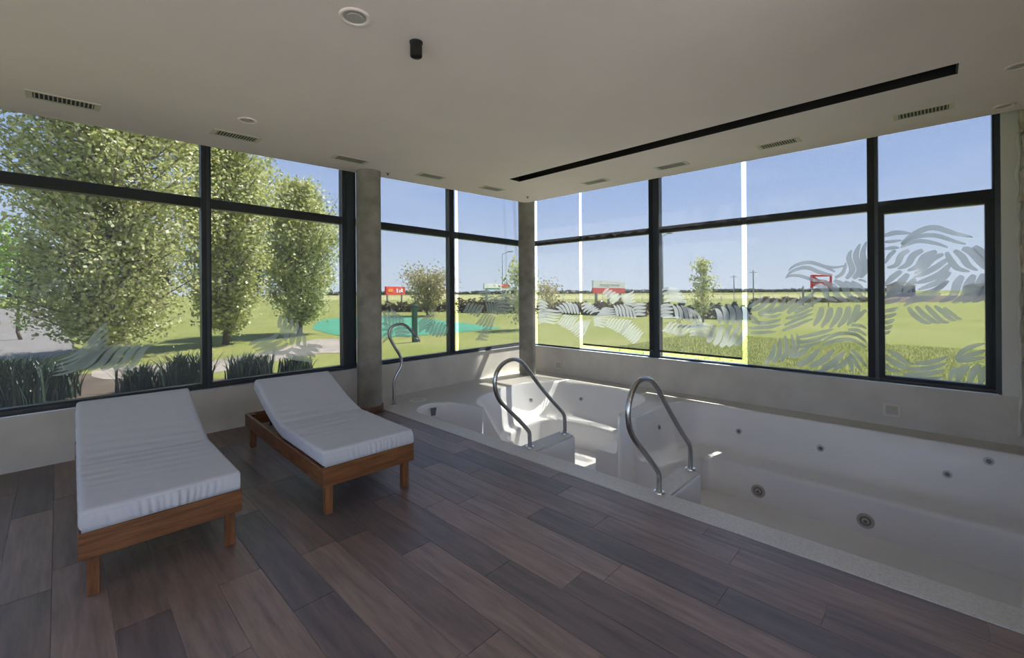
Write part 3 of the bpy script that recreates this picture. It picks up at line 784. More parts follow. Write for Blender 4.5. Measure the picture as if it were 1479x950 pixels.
LEAF6 = [(24, (545, 250), (470, 215), (390, 195), (310, 215), (275, 245)), (26, (530, 270), (460, 255), (380, 225), (300, 245), (262, 278)), (22, (500, 302), (430, 300), (350, 275), (290, 272), (255, 288)), (16, (600, 215), (540, 225), (485, 212)),
 (22, (545, 285), (590, 255), (608, 195)), (32, (610, 290), (645, 240), (625, 170), (640, 122)), (38, (650, 290), (690, 240), (665, 160), (690, 88)), (34, (690, 285), (725, 230), (705, 150), (726, 75)),
 (22, (640, 305), (690, 335), (725, 380)), (14, (680, 295), (705, 300), (726, 310)), (34, (430, 325), (480, 345), (500, 395), (560, 420)), (36, (480, 310), (540, 340), (560, 390), (620, 425)), (38, (540, 300), (600, 335), (620, 385), (690, 425)), (30, (600, 305), (655, 340), (690, 385), (725, 410)),
 (24, (45, 455), (90, 430), (130, 400)), (30, (60, 475), (120, 450), (170, 402)), (32, (100, 490), (160, 468), (215, 402)), (30, (150, 490), (220, 460), (260, 402)), (28, (220, 480), (280, 440), (320, 400)), (34, (270, 490), (330, 440), (430, 365)), (28, (310, 490), (390, 445), (470, 400)),
 (22, (45, 500), (80, 520), (110, 560)), (18, (100, 500), (180, 510), (240, 490)), (24, (60, 540), (150, 545), (235, 525)), (24, (50, 575), (150, 570), (235, 555)), (20, (55, 605), (130, 600), (210, 595)),
 (20, (250, 560), (330, 525), (420, 490)), (22, (240, 590), (330, 555), (420, 520)), (22, (260, 520), (340, 500), (420, 465)),
 (34, (470, 455), (455, 510), (420, 565)), (36, (520, 455), (508, 510), (465, 572)), (36, (575, 455), (560, 510), (515, 577)), (36, (625, 450), (610, 510), (560, 572)), (36, (680, 440), (660, 500), (615, 562)), (24, (725, 468), (692, 500), (655, 545)),
 (20, (640, 560), (690, 560), (727, 580)), (22, (620, 585), (680, 590), (727, 620)), (22, (600, 605), (670, 615), (727, 660)),
 (28, (140, 780), (182, 730), (195, 660)), (28, (190, 775), (222, 720), (225, 630)), (26, (235, 765), (264, 700), (255, 615)), (26, (280, 750), (302, 690), (295, 610)), (22, (315, 720), (332, 670), (325, 605)),
 (24, (335, 630), (450, 605), (540, 580)), (22, (330, 660), (430, 642), (520, 610)), (18, (330, 685), (400, 675), (470, 650)), (22, (480, 650), (560, 610), (650, 610), (727, 650)), (24, (470, 675), (560, 645), (650, 645), (727, 690)),
 (30, (300, 745), (350, 720), (400, 680)), (34, (320, 790), (390, 760), (460, 690)), (36, (400, 800), (470, 765), (540, 700)), (34, (470, 810), (540, 770), (600, 710)), (30, (540, 815), (600, 775), (640, 730)),
 (22, (640, 700), (680, 740), (727, 800)), (24, (630, 720), (660, 770), (700, 830)), (20, (620, 750), (640, 800), (650, 840)), (20, (420, 830), (490, 815), (560, 782))]
for l_ in LEAF7: leaf_film(w7, S7, l_[0], l_[1:])
for l_ in LEAF6: leaf_film(w6, S6, l_[0], l_[1:])

# roller blinds -------------------------------------------------------------------
def blind(axis, a0, a1, zb, label, fold=0.004, cloth='screen'):
    b = empty('roller_blind', ((a0 + a1) / 2, YW + 0.024, zb) if axis == 'x' else (XW + 0.024, (a0 + a1) / 2, zb))
    tag(b, label, 'blind', 'roller blinds along the glazing')
    N, M = 40, 10
    vs_, fs = [], []
    for j in range(M + 1):
        for k in range(N + 1):
            u = a0 + (a1 - a0) * k / N; z = zb + 0.03 + (3.30 - zb - 0.03) * j / M
            f_ = fold * math.sin(k * 0.9 + 0.6 * math.sin(j * 0.8)) * (1 if 0 < j < M else 0.3)
            p = Vector((u, YW + 0.024 + f_, z)) if axis == 'x' else Vector((XW + 0.024 + f_, u, z))
            vs_.append(p - b.location)
    fs = [(j * (N + 1) + k, j * (N + 1) + k + 1, (j + 1) * (N + 1) + k + 1, (j + 1) * (N + 1) + k) for j in range(M) for k in range(N)]
    mesh_obj('blind_fabric', vs_, fs, cloth, b, True)
    l_ = Vector((a0 + 0.004, YW + 0.016, zb)) if axis == 'x' else Vector((XW + 0.016, a0 + 0.004, zb))
    h_ = Vector((a1 - 0.004, YW + 0.032, zb + 0.03)) if axis == 'x' else Vector((XW + 0.032, a1 - 0.004, zb + 0.03))
    box('bottom_bar', l_ - b.location, h_ - b.location, 'dark_metal', b, 0.004)
    # roller tube hidden in the ceiling pocket
    p0 = Vector((a0, YW + 0.0, 3.32)) if axis == 'x' else Vector((XW + 0.0, a0, 3.32))
    p1 = Vector((a1, YW + 0.0, 3.32)) if axis == 'x' else Vector((XW + 0.0, a1, 3.32))
    tube('roller_tube', [p0 - b.location, p1 - b.location], 0.024, 'white_paint', b, 12)
blind('x', -1.60, 1.118, 0.487, 'grey mesh blind over the window in front of the biggest poplar')
blind('x', 1.150, 2.695, 0.487, 'grey mesh blind over the window between the first post and the round column')
blind('x', 2.80, 4.548, 0.487, 'grey mesh blind behind the curved water spout')
blind('x', 4.605, 6.20, 0.487, 'grey mesh blind on the pane with the street lamp, beside the corner column')
blind('y', 4.450, 5.42, 0.487, 'narrow grey mesh blind beside the corner column reaching down to the sill', 0.006, 'screen_open')
blind('y', 3.085, 4.390, 0.570, 'creased grey mesh blind ending above the sill, before the red and white hoarding', 0.012, 'screen_open')
blind('y', 1.825, 2.995, 0.575, 'grey mesh blind stopping short of the sill, in front of the young poplar', 0.004)
blind('y', 0.455, 1.765, 0.487, 'grey mesh blind over the fixed pane left of the framed sash', 0.003)
blind('y', -0.452, 0.425, 0.487, 'grey mesh blind over the framed sash next to the stone wall', 0.003)

# ------------------------------------------------------------------ columns
def column(cx, cy, label, ring_):
    c = tag(empty('concrete_column', (cx, cy, 0)), label, 'column')
    o = lathe('shaft', [(0.15, DZ if not ring_ else 0.0), (0.15, ceil_z(cx) + 0.1)], 'concrete', c, seg=40)
    if ring_:
        edge_split(lathe('base_ring', [(0.151, 0), (0.166, 0), (0.168, 0.004), (0.168, 0.085), (0.165, 0.09), (0.151, 0.09)], 'column_base', c, seg=40))
column(2.735, 5.145, 'round raw concrete column with a brown base ring by the reclining lounger', True)
column(5.925, 5.315, 'round raw concrete column standing on the deck in the glazed corner', False)

# ------------------------------------------------------------------ steel rails and spout
def flange(parent, p, r=0.045):
    lathe('flange', [(r, 0.0), (r, 0.006), (r * 0.85, 0.012), (r * 0.55, 0.016), (r * 0.5, 0.016)], 'chrome', parent, p, (0, 0, 1), 20)
def rail(pts, yy, label, s, ox, oy):
    w = [ony(ox + a / s, oy + b / s, yy) for a, b in pts]
    w[0].z = DZ + 0.001; w[-1].z = DZ + 0.001; w[0].x = w[1].x; w[-1].x = w[-2].x
    r = tag(empty('handrail', w[0]), label, 'handrail', 'tub handrails')
    tube('rail_tube', smooth_path([p - w[0] for p in w], 5), 0.0195, 'steel', r, 14)
    flange(r, Vector((0, 0, 0))); flange(r, w[-1] - w[0])
rail([(812, 742), (812, 690), (810, 655), (795, 630), (740, 570), (690, 520), (645, 475), (622, 430), (613, 385), (614, 340), (630, 295), (660, 258), (700, 237), (740, 236), (772, 255), (800, 290), (870, 385), (940, 470), (985, 520), (1005, 545), (1012, 580), (1013, 662)],
     2.80, 'bent stainless handrail rising from the tub pedestal nearest the corner column', 3.959, 560, 460)
rail([(522, 752), (522, 700), (520, 655), (505, 620), (440, 530), (390, 465), (360, 410), (347, 350), (345, 290), (355, 225), (375, 165), (405, 122), (440, 107), (475, 115), (505, 150), (540, 215), (600, 325), (655, 420), (690, 475), (699, 510), (701, 560), (700, 640)],
     1.465, 'bent stainless handrail rising from the pedestal in the long part of the tub', 3.958, 820, 520)
sp = tag(empty('water_spout', onz(569, 584)), 'slim curved stainless water spout with a hooked top on the deck', 'spout')
b0 = onz(569, 584); nrm_ = Vector((0.30, 0.95, 0))
pts = [hit(px, py, b0, nrm_) - b0 for px, py in ((569, 584), (569, 570), (569, 552), (573, 541), (579, 530), (580, 521), (577, 512), (570, 501), (564, 490), (562, 481), (565, 473), (572, 469), (580, 468), (587, 471), (595, 479), (602, 487))]
tube('spout_pipe', smooth_path(pts, 5), 0.020, 'steel', sp, 14)
e0 = hit(601, 486, b0, nrm_) - b0; e1 = hit(606, 493, b0, nrm_) - b0
tube('spout_tip', [e0, e1], 0.023, 'chrome', sp, 14)
flange(sp, Vector((0, 0, 0)), 0.05)

# drain cover in the deck
p = onz(604, 577.5, DZ)
dc = tag(empty('deck_drain', (p.x, p.y, DZ)), 'small white slotted drain cover in the deck near the spout', 'drain cover')
edge_split(lathe('cover_plate', [(0.115, 0), (0.115, 0.003), (0.108, 0.005), (0, 0.005)], 'sign_white', dc, seg=28))
bm = bmesh.new()
for k in range(-3, 4):
    hw = math.sqrt(max(0, 0.09 ** 2 - (k * 0.024) ** 2))
    add_box(bm, (k * 0.024 - 0.005, -hw, 0.0045), (k * 0.024 + 0.005, hw, 0.0058))
bm_obj('cover_slots', bm, 'plate_inner', dc)

# wall plates
def plate(px, py, label, led):
    q = onx(px, py, XW)
    o = tag(empty('wall_plate', q), label, 'wall plate')
    box('plate_frame', (-0.010, -0.075, -0.070), (0.0, 0.075, 0.070), 'plate', o, 0.003)
    c = box('plate_cover', (-0.016, -0.050, -0.046), (-0.009, 0.050, 0.046), 'plate_inner', o, 0.003)
    if led: box('indicator_light', (-0.019, -0.022, 0.014), (-0.015, 0.002, 0.026), 'led', c)
plate(1288, 592, 'square beige wall plate with a green indicator under the framed sash', True)
plate(806.5, 527, 'plain square beige wall plate under the blind beside the corner column', False)

# ------------------------------------------------------------------ loungers
def bend_z(y):
    """height of the mattress underside along its length, 0 = foot end"""
    if y < 0.62: return 0.0
    t = (y - 0.62)
    return 0.05 * t * t + 0.19 * max(0, t - 0.12) ** 1.15 + (0.16 * max(0, t - 0.45))
def lounger(x, y, rz, label, seed):
    rnd = random.Random(seed)
    c = tag(empty('sun_lounger', (x, y, 0), rz), label, 'lounger', 'wooden loungers')
    WF, LF = 0.70, 1.95
    bw = 0.025
    # aprons
    box('front_apron', (0, 0, 0.200), (WF, bw, 0.332), 'wood_cross', c, 0.003, 1)
    box('back_apron', (0, LF - bw, 0.205), (WF, LF, 0.325), 'wood_cross', c, 0.003, 1)
    for xx in (0, WF - bw):
        bm = bmesh.new(); add_box(bm, (-0.5 * (LF - 2 * bw), -bw / 2, -0.06), (0.5 * (LF - 2 * bw), bw / 2, 0.06), 0.003, 1)
        o = bm_obj('side_rail', bm, 'wood', c); o.location = (xx + bw / 2, LF / 2, 0.265); o.rotation_euler = (0, 0, math.pi / 2)
    for xx in (0.03, WF - 0.08):
        for yy in (bw + 0.004, LF - bw - 0.055):
            bm = bmesh.new(); add_box(bm, (-0.16, -0.025, -0.025), (0.16, 0.025, 0.025), 0.003, 1)
            o = bm_obj('leg', bm, 'wood', c); o.location = (xx + 0.025, yy + 0.025, 0.16); o.rotation_euler = (0, math.pi / 2, 0)
    # slats of the flat part
    for k in range(8):
        box('slat', (0.03, 0.06 + k * 0.112, 0.300), (WF - 0.03, 0.06 + k * 0.112 + 0.07, 0.318), 'wood_cross', c, 0.002, 1)
    # back board, tilted and propped
    br = empty('backrest', (0, 0.98, 0.318)); br.parent = c
    ang = math.radians(21)
    br.rotation_euler = (ang, 0, 0)
    for xx in (0.03, WF - 0.07): box('backrest_stile', (xx, 0, -0.02), (xx + 0.04, 0.78, 0.02), 'wood_cross', br, 0.002, 1)
    for k in range(6):
        box('backrest_slat', (0.03, 0.05 + k * 0.125, 0.020), (WF - 0.03, 0.05 + k * 0.125 + 0.075, 0.034), 'wood_cross', br, 0.002, 1)
    for xx in (0.12, WF - 0.15):
        tube('prop', [(xx, 1.55, 0.27), (xx, 1.50, 0.50)], 0.012, 'dark_metal', c, 8)
    # mattress: bent slab with rounded edges and pulled folds at the foot end
    NX, NY, TH = 36, 84, 0.105
    LM = 1.68
    bm = bmesh.new()
    def zlow(s): 
        yy = s
        if yy < 0.86: return 0.336
        t = yy - 0.86
        return 0.336 + 0.26 * t * t + 0.16 * t if t < 0.45 else 0.336 + 0.26 * 0.2025 + 0.072 + (t - 0.45) * 0.394
    def P(u, s, top):
        # s along the length, u across
        t = 0.002; z0 = zlow(s); sl = (zlow(s + t) - zlow(s - t)) / (2 * t)
        nv = Vector((0, -sl, 1)).normalized()
        return Vector((0, s, z0)) + nv * top
    ph = [rnd.uniform(0, 6.28) for _ in range(8)]
    prof = []      # cross-section loop around the slab in (u, h)
    x0, x1, r = 0.004, WF - 0.004, 0.022
    def sect(n_top=NX):
        q = []
        for k in range(n_top + 1): q.append((x0 + r + (x1 - x0 - 2 * r) * k / n_top, TH))
        for a in (30, 60, 90): q.append((x1 - r + r * math.sin(math.radians(a)), TH - r + r * math.cos(math.radians(a))))
        for k in (0.66, 0.33): q.append((x1, r + (TH - 2 * r) * k))
        for a in (0, 30, 60, 90): q.append((x1 - r + r * math.cos(math.radians(a)), r - r * math.sin(math.radians(a))))
        for k in range(1, 6): q.append((x1 - r - (x1 - x0 - 2 * r) * k / 6, 0))
        for a in (0, 30, 60, 90): q.append((x0 + r - r * math.sin(math.radians(a)), r - r * math.cos(math.radians(a))))
        for k in (0.33, 0.66): q.append((x0, r + (TH - 2 * r) * k))
        for a in (0, 30, 60): q.append((x0 + r - r * math.cos(math.radians(a)), TH - r + r * math.sin(math.radians(a))))
        return q
    S = sect(); rings = []
    ss = [0.0, 0.003, 0.010, 0.022] + [0.022 + (LM - 0.044) * k / NY for k in range(1, NY)] + [LM - 0.022, LM - 0.010, LM - 0.003, LM]
    for s in ss:
        e = min(s, LM - s); shr = 0.0
        if e < 0.022: shr = 0.022 - math.sqrt(max(0, 0.022 ** 2 - (0.022 - e) ** 2))
        ring_ = []
        for u, h in S:
            hh = TH / 2 + (h - TH / 2) * (1 - shr / (TH / 2)); uu = WF / 2 + (u - WF / 2) * (1 - shr / (WF / 2))
            p_ = P(uu, s, hh); p_.x = uu
            if h > TH - 0.001:      # wrinkles across the top
                wr = math.exp(-((s - 0.72) / 0.42) ** 2)
                skew = (uu - 0.35) * 0.10
                p_.z += wr * 2.2 * (0.0022 * math.sin(58 * (s + skew) + ph[0] + 1.5 * math.sin(4 * uu + ph[1])) + 0.0013 * math.sin(101 * (s + 0.5 * skew) + ph[2])) * (1.2 - uu)
                p_.z += 0.004 * math.sin(2.6 * uu + ph[3]) * math.sin(3.3 * s + ph[4])
            elif h > 0.01 and (u < x0 + 0.001 or u > x1 - 0.001):
                p_.x += 0.003 * math.sin(34 * s + ph[5]) * (1 if u > 0.3 else -1)
            if s < 0.012 and 0.008 < h < TH - 0.008: p_.y -= 0.0
            ring_.append(bm.verts.new(p_))
        rings.append(ring_)
    n = len(S)
    for a_, b_ in zip(rings[:-1], rings[1:]):
        for k in range(n): bm.faces.new((a_[k], a_[(k + 1) % n], b_[(k + 1) % n], b_[k]))
    bm.faces.new(rings[0][::-1]); bm.faces.new(rings[-1])
    mt = bm_obj('mattress', bm, 'fabric', c, True)
    # gathered cover over the foot end
    bm = bmesh.new(); G, V = 96, 6; grid = []
    for j in range(V + 1):
        row = []
        for k in range(G + 1):
            u = 0.012 + (WF - 0.024) * k / G; q = j / V
            mid = math.exp(-((u - 0.37) / 0.15) ** 2)
            amp = 0.0022 + 0.0125 * mid * (0.35 + 0.65 * (1 - q))
            f_ = amp * (math.sin(92 * u + 9 * (1 - q) * (u - 0.35) + ph[6]) + 0.5 * math.sin(55 * u + ph[7]))
            bulge = 0.006 + 0.010 * math.sin(math.pi * min(1, 0.15 + 0.85 * q))
            z_ = 0.334 + (TH - 0.016) * q
            y_ = 0.004 - bulge - abs(f_) if 0 < j < V else 0.002
            row.append(bm.verts.new((u, y_ - 0.0, z_)))
        grid.append(row)
    for j in range(V):
        for k in range(G): bm.faces.new((grid[j][k], grid[j][k + 1], grid[j + 1][k + 1], grid[j + 1][k]))
    g = bm_obj('gathered_hem', bm, 'fabric', mt, True)
    return c
lounger(0.060, 3.000, math.radians(-0.8), 'wooden lounger with white mattress, the one farther from the concrete columns', 5)
lounger(1.215, 2.930, math.radians(-1.6), 'wooden lounger with white mattress standing beside the column with the brown base ring', 9)

# ------------------------------------------------------------------ ceiling fittings
def ceil_frame(o, x):
    o.rotation_euler = (0, -math.atan(0.02), o.rotation_euler[2])
def vent(px, py, along, label):
    q = onceil(px, py)
    v = tag(empty('ceiling_vent', q, 0 if along == 'x' else math.pi / 2), label, 'vent', 'slotted vents along the ceiling edge')
    if along == 'x': v.rotation_euler = (0, -math.atan(0.02), 0)
    else: v.rotation_euler = (math.atan(0.02), 0, math.pi / 2)
    L, B = 0.20, 0.085
    bm = bmesh.new()
    add_box(bm, (-L, -B, -0.008), (L, -B + 0.016, 0.001)); add_box(bm, (-L, B - 0.016, -0.008), (L, B, 0.001))
    add_box(bm, (-L, -B + 0.016, -0.008), (-L + 0.035, B - 0.016, 0.001)); add_box(bm, (L - 0.035, -B + 0.016, -0.008), (L, B - 0.016, 0.001))
    bm_obj('vent_frame', bm, 'vent_cream', v)
    box('vent_throat', (-L + 0.03, -B + 0.012, -0.003), (L - 0.03, B - 0.012, 0.0005), 'vent_dark', v)
    bm = bmesh.new()
    for k in range(14):
        x_ = -L + 0.045 + k * (2 * L - 0.09) / 13
        add_box(bm, (x_ - 0.004, -B + 0.014, -0.0075), (x_ + 0.004, B - 0.014, -0.002))
    bm_obj('vent_slats', bm, 'plate_inner', v)
for px, py, lab in ((93, 145, 'slotted ceiling vent above the biggest poplar'), (342, 196, 'slotted ceiling vent next to the small round downlight'),
                    (506, 230, 'slotted ceiling vent just in front of the ringed column'), (623, 254, 'slotted ceiling vent midway between the two concrete columns'),
                    (711, 272, 'slotted ceiling vent closest to the corner column on the poplar side')):
    vent(px, py, 'x', lab)
for px, py, lab in ((1333, 161, 'slotted ceiling vent above the framed sash near the stone wall'), (1124, 207, 'slotted ceiling vent beside the slot, second from the stone wall'),
                    (970, 239, 'slotted ceiling vent beside the slot, third from the stone wall'), (860, 262, 'slotted ceiling vent beside the slot, fourth from the stone wall')):
    vent(px, py, 'y', lab)
def downlight(px, py, r, label):
    q = onceil(px, py)
    d = tag(empty('downlight', q), label, 'downlight')
    d.rotation_euler = (0, -math.atan(0.02), 0)
    lathe('trim_ring', [(r, 0.001), (r, -0.006), (r * 0.93, -0.010), (r * 0.80, -0.009), (r * 0.74, -0.003), (r * 0.74, 0.0005)], 'ceiling_paint', d, seg=32)
    lathe('lamp_cup', [(r * 0.74, -0.003), (r * 0.62, 0.0005 - 0.0045), (r * 0.55, -0.002), (r * 0.40, -0.003), (0, -0.0035)], 'lamp_glass', d, seg=32)
    edge_split(lathe('lamp_face', [(r * 0.5, -0.0025), (r * 0.48, -0.007), (0, -0.009)], 'plate_inner', d, seg=28))
downlight(512.5, 24, 0.082, 'large round recessed speaker-like downlight near the black spotlight')
downlight(357.5, 173.5, 0.075, 'small round downlight beside the vent above the poplars')
downlight(1470, 95, 0.07, 'round downlight beyond the end of the black slot')
downlight(1450, 153, 0.07, 'round downlight at the stone wall corner of the ceiling')
q = onceil(601, 61)
s_ = tag(empty('ceiling_spotlight', q), 'small black cylindrical spotlight hanging from the ceiling', 'spotlight')
lathe('canopy', [(0.040, 0.002), (0.040, -0.006), (0.034, -0.010), (0, -0.010)], 'dark_metal', s_)
edge_split(lathe('barrel', [(0.0, -0.008), (0.030, -0.008), (0.036, -0.02), (0.036, -0.085), (0.033, -0.088), (0.030, -0.080), (0, -0.078)], 'black', s_))
for px, py, lab in ((560, 250, 'tiny ceiling sprinkler by the ringed column'), (762, 284, 'tiny ceiling sprinkler in front of the corner column')):
    q = onceil(px, py)
    sp_ = tag(empty('sprinkler_head', q), lab, 'sprinkler')
    lathe('escutcheon', [(0.030, 0.001), (0.030, -0.004), (0.014, -0.008), (0, -0.008)], 'plate_inner', sp_, seg=16)
    lathe('nozzle', [(0.008, -0.007), (0.008, -0.022), (0.016, -0.024), (0, -0.025)], 'dark_metal', sp_, seg=12)

# ------------------------------------------------------------------ garden
bx0, bx1, by0, by1 = XB - 0.2, XW + 0.22, YB - 0.2, YW + 0.22      # the building stands in this hole of the ground
gv, gf = [], []
for a0, b0_, a1, b1 in ((-900, -900, 900, by0), (-900, by1, 900, 900), (-900, by0, bx0, by1), (bx1, by0, 900, by1)):
    k = len(gv); gv += [(a0, b0_, GZ), (a1, b0_, GZ), (a1, b1, GZ), (a0, b1, GZ)]; gf.append((k, k + 1, k + 2, k + 3))
ground = tag(mesh_obj('ground', gv, gf, 'lawn'), kind='structure')
# pale paving added round the building below the sills to bounce daylight indoors
pv = tag(box('bounce_paving', (XB - 9.0, YB - 8.0, GZ - 0.05), (XB - 0.2, YW, GZ + 0.012), 'bounce_paving'), kind='structure')
tag(box('bounce_paving', (XB - 0.2, YB - 8.0, GZ - 0.05), (XW + 2.6, YB - 0.2, GZ + 0.012), 'bounce_paving'), kind='structure')
tag(box('bounce_paving', (XW + 0.22, YB - 0.2, GZ - 0.05), (XW + 2.6, YW + 0.2, GZ + 0.012), 'bounce_paving'), kind='structure')
def patch(name, pxs, z, m, lab=None, cat=None, sub=3):
    pts_ = [onz(a, b, GZ) for a, b in pxs]
    pts_ = smooth_path(pts_ + [pts_[0]], sub)[:-1] if sub > 1 else pts_
    o = prism(name, [(p.x, p.y) for p in pts_], GZ - 0.02, GZ + z, m)
    if lab: tag(o, lab, cat)
    else: tag(o, kind='structure')
    return o
patch('garden_path', [(522, 491), (455, 490), (400, 505), (300, 522), (150, 532), (150, 548), (300, 540), (420, 517), (470, 510), (522, 509)], 0.010, 'path')
patch('car_park', [(-260, 470), (40, 440), (80, 446), (112, 505), (60, 520), (-260, 520)], 0.008, 'asphalt', sub=1)
patch('play_surface', [(452, 475), (470, 461), (560, 456.5), (640, 463), (695, 470), (724, 473.5), (695, 477), (640, 482), (560, 487), (490, 485)], 0.012, 'turf_green', 'flat turquoise green play surface laid on the lawn', 'play surface')
patch('planting_bed', [(-120, 640), (-120, 545), (130, 540), (300, 548), (420, 536), (430, 552), (300, 590), (60, 660)], 0.006, 'earth')

def leaf_cloud(name, pts_, size, m, parent, rnd, flat=0.0):
    vs_, fs = [], []
    for p_ in pts_:
        d = (Vector((rnd.gauss(0, 1), rnd.gauss(0, 1), rnd.gauss(0, 1) * (1 - flat))).normalized() + sdir * 0.7).normalized()     # leaves turn to the light
        u = d.orthogonal().normalized(); v = d.cross(u)
        a = rnd.uniform(0, 6.28); u, v = u * math.cos(a) + v * math.sin(a), v * math.cos(a) - u * math.sin(a)
        s = size * rnd.uniform(0.6, 1.25)
        k = len(vs_)
        vs_ += [p_ - u * s * 0.5, p_ + v * s * 0.38 - u * s * 0.05, p_ + u * s * 0.6, p_ - v * s * 0.38 - u * s * 0.05]
        fs.append((k, k + 1, k + 2, k + 3))
    o = mesh_obj(name, vs_, fs, m, parent)
    o['kind'] = 'stuff'
    return o
def tree(base, height, prof, trunk_r, nb, per, leaf, m, label, seed, name='poplar_tree', up=1.1, cat='tree', clump=0.35, group=None, low=0.10):
    """prof(t) = crown radius at t in 0..1 of the crown's height"""
    rnd = random.Random(seed)
    b = Vector((base.x, base.y, GZ))
    t = tag(empty(name, b), label, cat, group)
    sway = [Vector((0, 0, 0))]
    tp = [Vector((0.10 * math.sin(z_ * 1.3 + seed), 0.10 * math.cos(z_ * 1.1 + seed), z_ * height)) for z_ in [k / 10 for k in range(11)]]
    tp[0] = Vector((0, 0, -0.05))
    tube('trunk', tp, [trunk_r * (1 - 0.085 * k) for k in range(11)], 'bark', t, 8)
    bm = bmesh.new(); pts_ = []
    for i_ in range(nb):
        zt = (i_ + rnd.random()) / nb
        z0 = height * (low + (0.90 - low) * zt)
        a = i_ * 2.399 + rnd.uniform(-0.4, 0.4)
        R_ = prof(zt) * rnd.uniform(0.55, 1.08)
        tip = Vector((math.cos(a) * R_, math.sin(a) * R_, min(height * 1.04, z0 + R_ * up * rnd.uniform(0.5, 1.2))))
        st = Vector((0.1 * math.sin(z0 / height * 1.3 + seed), 0.1 * math.cos(z0 / height * 1.1 + seed), z0))
        mid = st.lerp(tip, 0.5) + Vector((0, 0, -0.10 * R_))
        add_tube(bm, [st, mid, tip], [trunk_r * 0.22, trunk_r * 0.13, 0.006], 5, False)
        for _ in range(per):
            q_ = rnd.random() ** 0.6
            c = (st.lerp(mid, q_ * 2) if q_ < 0.5 else mid.lerp(tip, q_ * 2 - 1))
            pts_.append(c + Vector((rnd.gauss(0, 1), rnd.gauss(0, 1), rnd.gauss(0, 1) * 1.1)) * clump * (0.5 + 0.5 * q_) * (0.5 + 0.5 * min(1, R_)))
    bm_obj('branches', bm, 'bark', t, True)['kind'] = 'stuff'
    leaf_cloud('foliage', pts_, leaf, m, t, rnd)
    return t
def P_big(t): return 2.45 * (0.62 + 0.83 * math.sin(math.pi * min(1, 0.16 + 0.74 * t))) / 1.45
def P_mid(t): return 1.42 * (0.30 + 0.9 * math.sin(math.pi * (0.12 + 0.80 * t)))
def P_slim(t): return 1.75 * (0.12 + 0.95 * math.sin(math.pi * (0.10 + 0.86 * t) ** 0.8))
tree(deep(150, 422, 11.2), 10.5, P_big, 0.17, 310, 220, 0.098, 'leaf_poplar', 'tallest and broadest poplar tree standing outside next to the car park', 1, clump=0.21, low=0.045, up=0.55)
tree(deep(325, 422, 15.0), 8.7, P_mid, 0.12, 200, 150, 0.118, 'leaf_poplar', 'slender poplar tree between the broadest poplar and the pointed one', 2, clump=0.19, low=0.04)
tree(deep(432, 422, 18.5), 6.75, P_slim, 0.12, 200, 150, 0.118, 'leaf_poplar', 'pointed poplar tree beside the turquoise play surface', 3, clump=0.19, low=0.06)
tree(deep(-40, 422, 27), 6.0, lambda t: 2.4 * (0.4 + 0.8 * math.sin(math.pi * (0.1 + 0.8 * t))), 0.12, 60, 60, 0.24, 'leaf_bright', 'bright green leafy tree beyond the car park', 4, 'leafy_tree', clump=0.5)
tree(deep(30, 422, 17), 3.2, lambda t: 0.5 * t + 0.1, 0.06, 14, 20, 0.10, 'leaf_bright', 'young thin-trunked tree at the edge of the car park', 5, 'young_tree', clump=0.2)
for k, (px, d_, h_, r_, lab) in enumerate(((40, 62, 8, 4, 'dark distant tree beyond the car park'), (225, 84, 7, 3.5, 'dark distant tree seen between the broadest and the slender poplar'), (360, 90, 7, 4, 'dark distant tree seen between the slender and the pointed poplar'))):
    tree(deep(px, 422, d_), h_, lambda t, r_=r_: r_ * (0.5 + 0.6 * math.sin(math.pi * (0.1 + 0.8 * t))), 0.2, 40, 50, 0.5, 'leaf_dark', lab, 20 + k, 'distant_tree', clump=0.8, group='distant trees behind the poplars')
tree(onz(618, 456, GZ), 3.1, lambda t: 1.9 * (0.35 + 0.75 * math.sin(math.pi * (0.1 + 0.75 * t))), 0.10, 90, 40, 0.16, 'leaf_dry', 'feathery tan shrub-like tree behind the green post', 6, 'feathery_tree', clump=0.35)
tree(deep(752, 422, 20), 3.1, lambda t: 0.9 * (0.4 + 0.7 * math.sin(math.pi * (0.1 + 0.8 * t))), 0.06, 40, 30, 0.14, 'leaf_poplar', 'small green tree partly hidden by the corner column', 7, 'small_tree', clump=0.25)
tree(deep(1014, 422, 22), 3.5, lambda t: 0.62 * (0.25 + 0.9 * math.sin(math.pi * (0.05 + 0.9 * t) ** 0.75)), 0.05, 60, 26, 0.12, 'leaf_poplar', 'young poplar standing alone in front of the dark hedge', 8, 'young_poplar', clump=0.16)
tree(deep(788, 422, 30), 2.2, lambda t: 1.2 * (0.5 + 0.5 * math.sin(math.pi * t)), 0.05, 26, 26, 0.16, 'leaf_dry', 'yellowish bush close to the corner column', 9, 'yellow_bush', clump=0.3)

